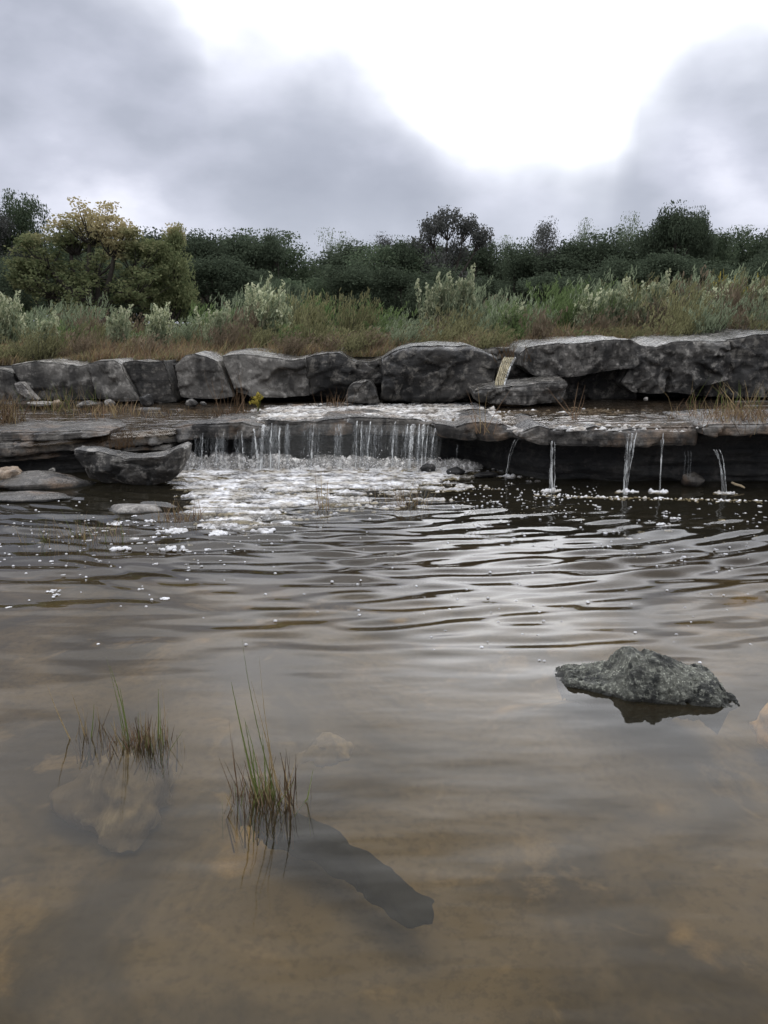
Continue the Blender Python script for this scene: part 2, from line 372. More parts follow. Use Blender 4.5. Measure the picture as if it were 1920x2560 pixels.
# ------------------------------------------------------------------ ground, bed, bank
def shelf_z(x, y):
    """mean height of the lower rock shelf"""
    zf = np.interp(x, [-9, -4.2, -2.2, -1.0, .9, 2.2, 9], [.36, .37, .42, .475, .50, .575, .62])
    zb = np.interp(x, [-9, -3, 0, 3, 9], [.50, .50, .50, .53, .55])
    return zf + (zb - zf) * sstep(y, 8.2, 10.4)
XS = np.concatenate([-60 - np.geomspace(540, 1, 14) + 1, np.arange(-58, -7, 2), np.linspace(-7, 7, 281), np.arange(9, 60, 2), 60 + np.geomspace(1, 540, 14)])
YS = np.concatenate([[-60, -30, -15, -8, -4, -2, -1], np.linspace(-.5, 9.6, 203), [10, 11, 11.6, 12, 12.6, 13.5, 15, 17, 20, 24, 28, 34, 42, 55, 75, 110, 180, 300, 600]])
X, Y = np.meshgrid(XS, YS, indexing='ij')
bed = -.34 + .05 * fbm(P3(X * .5, Y * .5), 4, 2) + .015 * fbm(P3(X * 3, Y * 3), 3, 5)
bed -= .22 * sstep(Y, 4.5, 7.5)
bed += .06 * sstep(Y, 1.8, 1.0)
bed += .20 * np.exp(-(((X - 1.02) / .50) ** 2 + ((Y - 3.28) / .34) ** 2))   # silt heaped round the lone boulder
Z = np.where(Y < 9.7, bed, 0)
bank = 1.05 + .10 * sstep(Y, 12.5, 16) + .05 * fbm(P3(X * .3, Y * .3), 3, 9) + np.interp(X, [-7, 0, 7], [-.10, .06, .22]) + np.maximum(Y - 45, 0) * .004
Z = np.where(Y >= 11.5, bank, Z); Z = np.where((Y >= 9.7) & (Y < 11.5), -.5, Z)
tag(mesh_obj('ground', np.stack([X, Y, Z], -1).reshape(-1, 3), grid_faces(len(XS), len(YS)), [M_BED, M_BANK], None, True,
    np.where(np.arange((len(XS) - 1) * (len(YS) - 1)) % (len(YS) - 1) >= (len(YS) - 1 - 18), 1, 0)), kind='structure')

# lower shelf core: top surface, then the recessed dark wall below it down into the pool
wx = [-9, -4.2, -3.3, -2.4, -2.0, -1.2, .6, .85, 1.25, 1.6, 2.4, 3.6, 9]
wy = [8.15, 8.15, 8.2, 8.5, 8.75, 8.92, 8.92, 8.85, 8.3, 7.85, 7.75, 7.7, 7.7]
xs = np.linspace(-9, 9, 900); ywall = np.interp(xs, wx, wy)
prof = []
for t in np.linspace(1, 0, 150): prof.append(('top', t))
for t in np.linspace(0, 1, 50)[1:]: prof.append(('wall', t))
VV = []
for kind, t in prof:
    if kind == 'top':
        y = ywall + (11.8 - ywall) * t ** 1.3; z = shelf_z(xs, y) - .035
        stp = fbm(P3(xs * .55, y * 2.6), 4, 21); z = z + .035 * stp + .02 * np.round(stp * 2.5) + .012 * fbm(P3(xs * 5, y * 9), 3, 22)
    else:
        z0 = shelf_z(xs, ywall) - .035; z = z0 + (-.5 - z0) * t
        y = ywall + .10 * np.sin(t * 3.0) + .07 * fbm(P3(xs * 1.6, z * 5), 4, 23) + .03 * np.round(fbm(P3(xs * .8, z * 16, 3), 3, 24) * 2)
    VV.append(np.stack([xs, y, z], -1))
VV = np.stack(VV, 1); k = len(prof)
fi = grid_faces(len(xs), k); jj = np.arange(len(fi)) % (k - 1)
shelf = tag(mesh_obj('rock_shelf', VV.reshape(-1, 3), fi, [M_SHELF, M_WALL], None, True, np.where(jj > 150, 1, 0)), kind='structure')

# ------------------------------------------------------------------ rock builder
def block(name, T, B, y0, mt, depth=1.0, lean=.08, under=.0, rnd=.022, rise=.0, amp=.022, seed=0, dy=0.0, parent=None, res=.021, facet=.20, chip=1.0, carve=(), closeback=True, K=9, fold=None):
    """T, B: top and bottom edge of the front face in photo pixels, left to right, placed at distance y0 (+dy at the right end)"""
    r_ = np.random.default_rng(seed + 100)
    T = np.array([aty(a, b, y0 + dy * i / (len(T) - 1)) for i, (a, b) in enumerate(T)])
    B = np.array([aty(a, b, y0 + dy * i / (len(B) - 1)) for i, (a, b) in enumerate(B)])
    wdt = max(T[-1][0] - T[0][0], B[-1][0] - B[0][0]); hgt = max(T[:, 2]) - min(B[:, 2])
    nu = int(min(240, max(14, wdt / res))); nv = int(min(75, max(10, hgt / res)))
    u = np.linspace(0, 1, nu); v = np.linspace(0, 1, nv); U, Vv = np.meshgrid(u, v, indexing='ij')
    Tu = poly_at(T, u)[:, None, :]; Bu = poly_at(B, u)[:, None, :]
    P = Bu + (Tu - Bu) * Vv[..., None]
    eu = np.minimum(U, 1 - U) * wdt; et = (1 - Vv) * hgt; eb = Vv * hgt
    rec = lambda e, r: r * (1 - np.sqrt(np.clip(1 - np.clip(1 - e / r, 0, 1) ** 2, 0, 1)))
    yo = rec(eu, rnd * 1.2) + rec(et, rnd) + rec(eb, rnd * .8)
    yo = yo + lean * Vv + under * (1 - Vv) ** 1.5
    pl = []
    for q in range(7):
        cx, cz = r_.uniform(0, wdt), r_.uniform(0, hgt); sx, sz = r_.normal(0, .42, 2)
        pl.append(sx * (P[..., 0] - B[0][0] - cx) + sz * (P[..., 2] - B[:, 2].min() - cz))
    pl = np.array(pl); fc = np.max(pl, 0); yo = yo + facet * np.clip(fc, -1, 1.5)
    # chipped planes with crisp edges
    for ncell, sl, stp in ((max(5, int(wdt * hgt * 9)), .28, .022), (max(12, int(wdt * hgt * 50)), .30, .008)):
        cc = np.stack([r_.uniform(0, wdt, ncell) + B[0][0], r_.uniform(0, hgt, ncell) + B[:, 2].min()], -1); g_ = r_.normal(0, sl, (ncell, 2)); o_ = r_.uniform(0, stp, ncell)
        wx_ = P[..., 0] + .05 * fbm(P3(P[..., 0] * 3, P[..., 2] * 3, seed), 3, 7); wz_ = P[..., 2] + .05 * fbm(P3(P[..., 0] * 3, P[..., 2] * 3, seed), 3, 9)
        dd_ = (wx_[..., None] - cc[:, 0]) ** 2 + ((wz_[..., None] - cc[:, 1]) * 1.3) ** 2; k_ = dd_.argmin(-1)
        yo = yo + np.clip(g_[k_, 0] * (wx_ - cc[k_, 0]) + g_[k_, 1] * (wz_ - cc[k_, 1]), -.05, .07) * .8 * chip + o_[k_] * chip
    for (cx, cy, rx, ry, dd) in carve:
        c = aty(cx, cy, y0); qx = (P[..., 0] - c[0]) / (rx / F * y0); qz = (P[..., 2] - c[2]) / (ry / F * y0)
        yo = yo + dd * sstep(1.25 - np.sqrt(qx ** 2 + qz ** 2) - .18 * fbm(P3(P[..., 0] * 5, P[..., 2] * 5, seed), 3, seed), 0, .22)
    P[..., 1] += yo
    F1 = grid_faces(nu, nv)
    idx = np.arange(nu * nv).reshape(nu, nv)
    ring = np.concatenate([idx[:, 0], idx[-1, 1:], idx[-2::-1, -1], idx[0, -2:0:-1]])
    V = [P.reshape(-1, 3)]; ringP = P.reshape(-1, 3)[ring]; off = nu * nv; L = len(ring); prev = ring; FF = [F1]
    tw = Vv.reshape(-1)[ring]; ctr = ringP.mean(0)
    tb = np.linspace(0, 1, K + 1)[1:] ** 1.4
    for t in tb:
        Q = ringP.copy(); Q[:, 1] = Q[:, 1] * (1 - t) + (y0 + depth) * t; Q[:, 2] += rise * t * sstep(tw, .3, 1)
        if fold is not None: Q[:, 2] -= fold * t * sstep(1 - tw, .3, 1)
        V.append(Q); cur = off + np.arange(L); nxt = np.roll(cur, -1); pn = np.roll(prev, -1)
        FF.append(np.stack([prev, pn, nxt, cur], 1)); prev = cur; off += L
    V.append(np.array([[ctr[0], y0 + depth + .02, ctr[2] + rise * .5]])); c0 = off
    V = np.concatenate(V)
    nq = np.stack([fbm(V * 1.9, 3, seed + s_) for s_ in (1, 2, 3)], -1) * amp * [1.0, 1.6, .8]
    nq += np.stack([fbm(V * 9, 3, seed + s_) for s_ in (4, 5, 6)], -1) * amp * [.35, .5, .35]
    V = V + nq
    Fq = np.concatenate(FF); tri = np.stack([prev, np.roll(prev, -1), np.full(L, c0), np.full(L, c0)], 1)
    me_f = [tuple(f) for f in Fq] + [tuple(f[:3]) for f in tri]
    o = mesh_obj(name, V, me_f, mt, parent, True); return o

# lip slabs of the shelf (parts of the shelf)
kw = dict(parent=shelf, facet=.05, amp=.018)
block('slab', [(-500, 1118), (-100, 1112), (0, 1112), (96, 1108), (160, 1106), (231, 1104), (328, 1088), (386, 1078), (463, 1068), (560, 1066)], [(-500, 1160), (0, 1152), (135, 1133), (262, 1125), (400, 1116), (480, 1102), (560, 1095)], 7.75, M_SHELF, 1.3, .10, .06, .03, .0, seed=1, dy=.75, **kw)
block('slab', [(-500, 1090), (0, 1083), (60, 1085), (120, 1082), (200, 1080), (262, 1084)], [(-500, 1112), (0, 1106), (120, 1104), (262, 1092)], 8.05, M_SHELF, 1.2, .06, .0, .03, .0, seed=2, dy=.1, **kw)
block('slab', [(-500, 1132), (-60, 1128), (40, 1135), (180, 1124), (420, 1116)], [(-500, 1152), (0, 1158), (200, 1140), (420, 1126)], 7.95, M_SHELF, .8, .05, .0, .03, .0, seed=3, dy=.35, **kw)
block('slab', [(463, 1069), (530, 1062), (596, 1060), (640, 1070), (662, 1078)], [(470, 1098), (540, 1102), (610, 1100), (662, 1098)], 8.42, M_SHELF, 1.2, .12, .03, .03, .0, seed=4, **kw)
block('slab', [(585, 1072), (625, 1060), (665, 1054), (720, 1056), (789, 1055), (812, 1050), (904, 1050), (981, 1051), (1040, 1054), (1110, 1060)], [(600, 1100), (700, 1096), (789, 1090), (900, 1088), (1000, 1092), (1110, 1098)], 8.66, M_SHELF, 1.2, .10, .05, .03, .0, seed=5, dy=-.05, **kw)
block('slab', [(1085, 1062), (1116, 1066), (1145, 1072), (1174, 1063), (1215, 1060), (1262, 1066), (1300, 1086), (1318, 1094)], [(1100, 1096), (1150, 1104), (1226, 1107), (1283, 1097), (1318, 1104)], 8.35, M_SHELF, 1.1, .14, .06, .03, .0, seed=6, dy=-.7, **kw)
block('slab', [(1308, 1092), (1321, 1085), (1356, 1070), (1385, 1078), (1416, 1080), (1480, 1076), (1498, 1072), (1550, 1084), (1570, 1081), (1640, 1079), (1700, 1080), (1773, 1076)], [(1300, 1098), (1320, 1107), (1361, 1119), (1440, 1121), (1540, 1122), (1628, 1125), (1767, 1124)], 7.45, M_SHELF, 1.3, .14, .10, .03, .0, seed=7, dy=-.12, carve=[(1392, 1098, 12, 22, .05)], **kw)
block('slab', [(1775, 1078), (1787, 1069), (1850, 1067), (1920, 1064), (2100, 1060), (2500, 1060)], [(1778, 1094), (1800, 1099), (1850, 1094), (1920, 1089), (2100, 1096), (2500, 1096)], 7.25, M_SHELF, 1.4, .10, .05, .03, .0, seed=8, **kw)

# upper ledge: dark core behind, then each fallen block
def core():
    xs = np.linspace(-9, 9, 500); pr = []
    ztop = np.interp(xs, [-9, -5.5, -2.3, -1, 1.0, 1.4, 2, 5.5, 9], [.95, .96, 1.0, .98, 1.10, 1.02, 1.16, 1.26, 1.26])
    for t in np.linspace(0, 1, 40): pr.append(np.stack([xs, 11.15 + .10 * fbm(P3(xs * 1.5, t * 3), 3, 31) + .05 * np.round(2 * fbm(P3(xs * .6, t * 9), 2, 32)), .3 + (ztop - .3) * t], -1))
    for t in np.linspace(0, 1, 30)[1:]: pr.append(np.stack([xs, xs * 0 + 11.2 + 1.6 * t, ztop + .03 * fbm(P3(xs, t * 4), 3, 33)], -1))
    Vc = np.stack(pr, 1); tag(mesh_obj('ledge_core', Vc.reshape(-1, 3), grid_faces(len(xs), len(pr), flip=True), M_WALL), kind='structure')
core()
YL = 10.55
def rockthing(name, label, T, B, y0, mt=M_LEDGE, group=None, **kw):
    o = block(name, T, B, y0, mt, **kw); return tag(o, label, 'rock', group)
def rt(*a, **k):
    k.setdefault('under', .10); return rockthing(*a, **k)
rt('ledge_block', 'dark boulder sliver at the far left end of the upper ledge', [(-260, 915), (-100, 918), (0, 925), (22, 935)], [(-260, 1005), (-100, 1010), (0, 1012), (48, 1010)], YL + .1, M_LEDGE3, depth=1.2, seed=11, chip=.45, amp=.016)
rt('ledge_block', 'long smooth grey block of the upper ledge, behind the pale leaning wedge stone', [(8, 915), (77, 906), (135, 911), (185, 919), (209, 914)], [(60, 1004), (120, 1003), (228, 1001)], YL, M_LEDGE3, depth=1.2, seed=12, rise=.03, chip=.45, amp=.016)
rt('wedge_stone', 'pale slanting wedge stone leaning on the left end of the upper ledge', [(24, 958), (42, 956), (56, 972), (68, 987)], [(33, 984), (50, 995), (66, 1001), (82, 1002)], YL - .22, M_PALE, depth=.25, seed=13, facet=.02, amp=.008, rnd=.03, res=.02)
rt('ledge_block', 'pale topped triangular block of the upper ledge with lichen patches, left of two diagonal cracks', [(206, 910), (231, 903), (278, 903), (292, 913)], [(232, 1000), (290, 1006), (346, 1002)], YL - .08, M_LEDGE3, depth=1.2, seed=14, chip=.45, amp=.016)
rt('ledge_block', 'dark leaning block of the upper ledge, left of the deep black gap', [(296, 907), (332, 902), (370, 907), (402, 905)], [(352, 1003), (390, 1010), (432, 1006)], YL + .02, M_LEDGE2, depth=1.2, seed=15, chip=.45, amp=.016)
rt('ledge_block', 'rounded pale block of the upper ledge with a domed top, right of the black gap', [(432, 914), (459, 889), (482, 883), (509, 891), (536, 906)], [(440, 995), (501, 1001), (540, 1000), (578, 994)], YL - .05, M_LEDGE3, depth=1.2, seed=16, chip=.45, amp=.016)
rt('ledge_block', 'long grey ledge block with pale upper face and black undercut, right of the domed block', [(540, 892), (572, 888), (607, 887), (673, 896), (727, 903), (757, 898)], [(580, 986), (620, 995), (690, 997), (770, 994)], YL - .1, M_LEDGE3, depth=1.4, seed=17, rise=.05, carve=[(596, 990, 20, 12, .10), (790, 960, 120, 34, .12)], chip=.45, amp=.016)
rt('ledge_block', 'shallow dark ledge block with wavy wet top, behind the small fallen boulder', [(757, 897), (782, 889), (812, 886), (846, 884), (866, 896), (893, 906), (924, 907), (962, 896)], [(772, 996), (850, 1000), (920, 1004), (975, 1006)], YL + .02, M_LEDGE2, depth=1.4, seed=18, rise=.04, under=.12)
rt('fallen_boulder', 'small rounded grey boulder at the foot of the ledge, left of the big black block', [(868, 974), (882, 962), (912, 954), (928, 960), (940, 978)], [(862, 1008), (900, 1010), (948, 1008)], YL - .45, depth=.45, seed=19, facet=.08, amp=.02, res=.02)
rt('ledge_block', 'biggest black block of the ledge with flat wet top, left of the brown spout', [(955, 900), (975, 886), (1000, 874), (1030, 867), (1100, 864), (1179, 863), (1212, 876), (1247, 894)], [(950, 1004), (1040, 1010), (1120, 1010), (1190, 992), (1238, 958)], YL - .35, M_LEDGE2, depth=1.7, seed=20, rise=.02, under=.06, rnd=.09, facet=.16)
rt('back_stone', 'flat pale wet stone behind the gap where the brown spout starts', [(1205, 874), (1240, 868), (1285, 869), (1308, 884)], [(1205, 900), (1250, 900), (1308, 898)], YL + .5, M_LEDGE, depth=.9, seed=21, facet=.03)
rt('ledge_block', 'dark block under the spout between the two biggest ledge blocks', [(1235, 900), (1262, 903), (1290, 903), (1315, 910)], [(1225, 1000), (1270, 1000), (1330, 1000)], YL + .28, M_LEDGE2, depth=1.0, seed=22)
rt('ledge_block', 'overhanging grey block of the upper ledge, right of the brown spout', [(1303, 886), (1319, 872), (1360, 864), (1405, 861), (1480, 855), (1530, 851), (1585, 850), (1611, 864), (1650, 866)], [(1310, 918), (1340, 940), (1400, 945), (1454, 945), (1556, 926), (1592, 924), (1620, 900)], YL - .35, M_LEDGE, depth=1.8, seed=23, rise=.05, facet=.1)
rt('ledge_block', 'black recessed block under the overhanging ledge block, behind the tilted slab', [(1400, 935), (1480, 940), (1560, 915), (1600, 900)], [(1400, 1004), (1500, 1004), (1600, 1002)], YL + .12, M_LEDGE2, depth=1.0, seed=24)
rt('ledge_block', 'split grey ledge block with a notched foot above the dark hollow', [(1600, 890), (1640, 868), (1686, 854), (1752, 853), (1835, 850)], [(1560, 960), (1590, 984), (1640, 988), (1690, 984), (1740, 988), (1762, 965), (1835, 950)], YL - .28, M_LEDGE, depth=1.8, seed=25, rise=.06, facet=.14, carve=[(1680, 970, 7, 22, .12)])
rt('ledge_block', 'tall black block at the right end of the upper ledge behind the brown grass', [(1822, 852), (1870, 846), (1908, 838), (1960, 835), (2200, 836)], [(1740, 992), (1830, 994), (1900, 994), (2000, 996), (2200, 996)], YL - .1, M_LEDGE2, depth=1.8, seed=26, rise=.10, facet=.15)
rt('tilted_slab', 'flat tilted slab with wet top lying in front of the upper ledge, right of the spout', [(1186, 984), (1204, 977), (1249, 971), (1318, 965), (1376, 959), (1426, 958)], [(1198, 1009), (1250, 1013), (1340, 1014), (1418, 1008)], YL - .95, M_LEDGE, depth=.75, seed=27, rise=.045, facet=.04, amp=.015, rnd=.04, res=.022)

# ------------------------------------------------------------------ left foreground boulder and stones
rt('tilted_boulder', 'large dark wedge boulder with pale sloping top at the left edge of the pool', [(163, 1132), (200, 1136), (245, 1146), (300, 1153), (345, 1150), (372, 1148), (400, 1146), (425, 1132), (447, 1124), (456, 1130)],
   [(180, 1180), (192, 1212), (228, 1224), (290, 1226), (370, 1226), (405, 1220), (432, 1196), (450, 1160)], 7.35, M_LEDGE, depth=.45, seed=41, rise=float(aty(300, 1131, 7.8)[2] - aty(300, 1152, 7.35)[2]), facet=.10, amp=.018, rnd=.02, res=.016, under=.24)
def stone(name, label, px, py, wpx, hpx, mt, seed, y=None, z=None, group=None, depthf=1.0, cat='rock'):
    """loose stone: noise-shaped ellipsoid resting with its foot at (px, py)"""
    P = aty(px, py, y) if y else atz(px, py, z or 0)
    w = wpx / F * P[1] / 2; h = hpx / F * P[1]
    th = np.linspace(0, math.pi, 15); ph = np.linspace(0, 2 * math.pi, 24, endpoint=False)
    TH, PH = np.meshgrid(th, ph, indexing='ij'); D = np.stack([np.sin(TH) * np.cos(PH), np.sin(TH) * np.sin(PH), np.cos(TH)], -1)
    r_ = np.random.default_rng(seed); D2 = D * (1 + .28 * fbm(D * 1.3, 3, seed))[..., None]
    for q in range(5):
        nn = r_.normal(size=3); nn /= np.linalg.norm(nn); dd = np.sum(D2 * nn, -1); D2 = D2 - nn * np.maximum(dd - .72, 0)[..., None] * .9
    Vs = D2 * [w, w * depthf, h * .62]; V = Vs.reshape(-1, 3)
    FF = []
    for i in range(14):
        for j in range(24):
            j2 = (j + 1) % 24; FF.append((i * 24 + j, (i + 1) * 24 + j, (i + 1) * 24 + j2, i * 24 + j2))
    o = mesh_obj(name, V, np.array(FF), mt); o.location = (P[0], P[1] + w * depthf * .6, P[2] + h * .38); return tag(o, label, cat, group)
stone('tan_rock', 'orange tan broken rock at the far left under the shelf', 12, 1216, 80, 44, M_TAN, 51, z=.0)
stone('white_stone', 'small bright white stone beside the orange tan rock', 61, 1197, 20, 12, M_PALE, 52, y=7.75)
stone('grey_stone', 'small speckled stone in the dark recess right of the white stone', 95, 1196, 16, 12, M_PALE, 53, y=7.8)
stone('grey_stone', 'dim small stone in the recess nearest the wedge boulder', 128, 1180, 18, 10, M_LEDGE, 54, y=7.85)
stone('bank_rock', 'low muddy brown rock sloping into the pool left of the wedge boulder', 90, 1232, 250, 42, M_SHELF, 55, z=-.03, depthf=.6)
stone('shore_slab', 'thin wet grey slab awash at the left edge of the pool', 40, 1258, 260, 22, M_SHELF, 56, z=-.02, depthf=.45)
stone('awash_rock', 'pale flat rock barely breaking the water below the wedge boulder', 334, 1290, 158, 26, M_PALE, 57, z=-.02, depthf=.55)
stone('shelf_stone', 'flat pale stone at the foot of the long smooth ledge block', 92, 1016, 76, 10, M_PALE, 58, y=10.1)
stone('shelf_stone', 'round tan pebble beside the flat pale stone on the shelf', 141, 1017, 24, 18, M_TAN, 59, y=10.05)
stone('shelf_stone', 'grey wet stone under the left diagonal crack of the ledge', 215, 1018, 60, 16, M_LEDGE, 60, y=10.05)
stone('shelf_stone', 'small whitish stone in the brown tuft under the triangular block', 272, 1014, 26, 16, M_PALE, 61, y=10.1)
stone('shelf_stone', 'grey block stone at the foot of the dark leaning ledge block', 364, 1012, 34, 24, M_LEDGE, 62, y=10.2)
stone('shelf_stone', 'square grey stone in the water under the domed ledge block', 479, 1014, 32, 16, M_LEDGE, 63, y=10.05)
stone('shelf_stone', 'small round grey pebble right of the square grey stone', 507, 1014, 15, 10, M_LEDGE, 64, y=10.05)
stone('shelf_stone', 'tiny white pebble in the black hollow under the split ledge block', 1615, 1001, 11, 9, M_PALE, 65, y=10.0)
stone('recess_rock', 'dim brown rock in the hollow behind the right streams', 1737, 1218, 60, 34, M_SHELF, 66, y=7.55)
for q, (a, b, w_, h_, lb) in enumerate([(1140, 1188, 44, 20, 'wet dark rock in the splash right of the thick strands'), (1215, 1194, 60, 12, 'low dark rock awash left of the notch stream'), (1070, 1182, 46, 22, 'small dark rock in the white splash under the thick strands')]):
    stone('splash_rock', lb, a, b, w_, h_, M_WALL, 70 + q, z=0)

# foreground pitted rock, lofted along its length
def fore_rock():
    wl = np.array([(1389, 1692), (1415, 1716), (1450, 1722), (1500, 1735), (1560, 1752), (1620, 1758), (1700, 1762), (1770, 1768), (1810, 1769), (1843, 1769)], float)
    rg = np.array([(1389, 1688), (1410, 1666), (1428, 1659), (1465, 1657), (1508, 1659), (1536, 1657), (1550, 1647), (1559, 1631), (1567, 1625), (1585, 1624), (1600, 1627), (1612, 1634), (1630, 1633), (1655, 1639), (1690, 1654), (1732, 1665), (1770, 1676), (1784, 1689), (1798, 1710), (1816, 1728), (1832, 1744), (1844, 1768)], float)
    nu = 230; nw = 110; xsn = np.linspace(1388, 1845, nu)
    wy_ = np.interp(xsn, wl[:, 0], wl[:, 1]); ry_ = np.interp(xsn, rg[:, 0], rg[:, 1])
    A = np.array([atz(a, b, 0.) for a, b in zip(xsn, wy_)])
    t = np.linspace(0, 1, nu); endt = np.minimum(1, np.minimum(t, 1 - t) / .10) ** .6
    V = []
    for i in range(nu):
        f0 = A[i]; yr = f0[1] + .02 + .17 * endt[i]
        top = aty(xsn[i], ry_[i], yr); h = max(top[2], .004)
        back = yr + .02 + .8 * h
        row = []
        for w in np.linspace(0, 1, nw):
            a = -0.35 + w * (math.pi + .7)                      # front foot below water, over the ridge, to the back foot
            ca, sa = math.cos(a), math.sin(a)
            yy = yr - (yr - f0[1]) * abs(ca) ** .8 * np.sign(ca) if ca > 0 else yr + (back - yr) * abs(ca) ** .8
            zz = h * (np.sign(sa) * abs(sa) ** .85)
            if sa < 0: zz = -.42 * abs(sa); yy += (1 if ca > 0 else 0) * .45 * abs(sa); xx_skirt = (.5 - i / (nu - 1)) * .3 * abs(sa)
            xx = top[0] * (zz / h if zz > 0 else 0) + f0[0] * (1 - (zz / h if zz > 0 else 0))
            row.append((xx + (xx_skirt if sa < 0 else 0), yy, zz))
        V.append(row)
    V = np.array(V); Q = V.reshape(-1, 3)
    c = Q.mean(0); e = np.minimum(1, np.tile(endt[:, None], (1, nw)).reshape(-1))
    nrm = np.stack([np.zeros(len(Q)), (Q[:, 1] - np.repeat(A[:, 1] + .18, nw)) * 3, np.maximum(Q[:, 2], 0) * 6 + .3], -1); nrm /= np.linalg.norm(nrm, axis=1)[:, None]
    d1 = fbm(Q * 9, 3, 81) * .018; ridg = -(np.abs(perlin(Q * 26, 82)) - .2) * .016 - (np.abs(perlin(Q * 60, 83)) - .2) * .008
    pits = -np.clip(perlin(Q * 38, 85) - .34, 0, 1) * .05
    Q = Q + nrm * ((d1 + ridg + pits + fbm(Q * 130, 2, 86) * .003) * np.minimum(1, e + .25))[:, None]
    gf = grid_faces(nu, nw, flip=True); under_ = (Q[gf][:, :, 2].mean(1) < -.022).astype(int)
    tag(mesh_obj('pitted_boulder', Q, gf, [M_FRONT, M_BED], None, True, under_), 'grey green pitted boulder rising from the calm water at lower right', 'rock')
fore_rock()

# submerged things
def sub_slab(name, label, pts, ztop, mt, seed, rough=.015, thick=.2, edge=.55):
    C = np.array([atz(a, b, ztop - thick * .6) for a, b in pts]); C[:, 2] = ztop; c = C.mean(0)
    nr = 26
    for _ in range(2):
        nx = np.roll(C, -1, 0); C = np.stack([C * .75 + nx * .25, C * .25 + nx * .75], 1).reshape(-1, 3)
    th = len(C) * 2; ring = poly_at(np.vstack([C, C[:1]]), np.linspace(0, 1, th, endpoint=False))
    V = [c]; 
    for k_ in range(1, nr + 1):
        s_ = k_ / nr; ring2 = c + (ring - c) * min(1.0, s_ * 1.06)
        z = ztop - thick * s_ ** 2.2
        q = ring2.copy(); q[:, 2] = z; q[:, :2] += (q[:, :2] - c[:2]) * (fbm(q * 4, 4, seed)[:, None] * edge * s_) + np.stack([fbm(q * 16, 3, seed + 3), fbm(q * 16, 3, seed + 4)], -1) * .018 * s_; q[:, 2] += fbm(q * [9, 9, 1], 4, seed + 1) * rough * 1.2
        V.extend(q)
    FF = [(0, 1 + j, 1 + (j + 1) % th) for j in range(th)]
    for k_ in range(nr - 1):
        for j in range(th):
            j2 = (j + 1) % th; a = 1 + k_ * th; FF.append((a + j, a + th + j, a + th + j2, a + j2))
    return tag(mesh_obj(name, np.array(V), FF, mt), label, 'rock')
sub_slab('submerged_shape', 'long dark submerged shape in the middle of the shallow foreground', [(700, 2010), (745, 2020), (800, 2050), (850, 2085), (880, 2125), (960, 2160), (1030, 2195), (1085, 2235), (1108, 2262), (1100, 2296), (1060, 2300), (990, 2280), (930, 2245), (890, 2205), (850, 2165), (790, 2135), (720, 2110), (660, 2085), (640, 2045), (650, 2015)], -.13, M_DARKBED, 91, .010, .09, .16)
sub_slab('submerged_rock', 'pale rough submerged rock under the left foreground grass clump', [(290, 1900), (380, 1885), (450, 1920), (440, 1990), (410, 2045), (330, 2060), (240, 2040), (170, 1990), (200, 1930)], -.045, M_SUBPALE, 92, .028, .25)
sub_slab('submerged_rock', 'faint pale submerged rock in mid water right of the tall grass', [(770, 1850), (830, 1835), (880, 1850), (870, 1890), (800, 1910), (750, 1890)], -.06, M_SUBPALE, 93, .035, .07)
sub_slab('submerged_rock', 'light tan submerged rock at the right photo edge beside the pitted boulder', [(1880, 1778), (1960, 1770), (2040, 1790), (2030, 1830), (1960, 1838), (1915, 1822)], -.02, M_SUBTAN, 94, .006, .2)
# ------------------------------------------------------------------ water surfaces
def pool():
    xs = np.concatenate([-6.2 - np.geomspace(40, .05, 26), np.linspace(-6.2, 6.2, 640), 6.2 + np.geomspace(.05, 40, 26)])
    ys = np.concatenate([-np.geomspace(30, .1, 16), np.linspace(0, 1.4, 40)[1:], np.linspace(1.4, 9.3, 560)[1:]])
    X, Y = np.meshgrid(xs, ys, indexing='ij')
    w1 = perlin(P3(X * .55, Y * .7), 61); w2 = perlin(P3(X * 1.3, Y * 1.5), 62)
    r = np.sqrt(((X + .3) * .75) ** 2 + (Y - 10.2) ** 2)
    tilt = .10 * X
    h = np.zeros_like(X)
    rw = np.random.default_rng(12)
    for q in range(30):
        lam = math.exp(rw.normal(math.log(.21), .42)); lam = min(max(lam, .14), .75); th_ = rw.normal(0, .24) + .07; kk = 2 * math.pi / lam; ph = rw.uniform(0, 6.28)
        h += .34 * lam / 2 / math.pi * np.sin(kk * (math.cos(th_) * r + math.sin(th_) * X) + ph + w1 * 1.6 + w2 * .6)
    h *= np.clip(.75 + .9 * perlin(P3(X * .7, Y * .9), 77), .25, 1.6)
    h2 = fbm(P3(X * 1.7, Y * 5.5), 2, 64) * .02
    act = .014 + .100 * sstep(Y, 2.8, 5.0) * (.35 + .65 * sstep(X, -3.5, -.8)) * (1 - .80 * sstep(X + (Y - 6.2) * .8, 1.4, 2.8) * sstep(Y, 5.6, 6.6))
    act = act + .03 * sstep(Y, 4.3, 6) * sstep(-X, .5, 2)
    turb = sstep(Y, 7.4, 8.4) * sstep(X, -3, -2) * (1 - sstep(X, .8, 1.5))
    Z = h * act + h2 * (act * .9 + .010) + turb * .022 * fbm(P3(X * 7, Y * 9), 3, 66)
    Z += .0010 * perlin(P3(X * 1.1, Y * 2.6), 68) * (1 + 0 * X) + .0004 * perlin(P3(X * 3, Y * 7), 69)
    tag(mesh_obj('pool_water', np.stack([X, Y, Z], -1).reshape(-1, 3), grid_faces(len(xs), len(ys)), M_WATER), kind='structure')
pool()
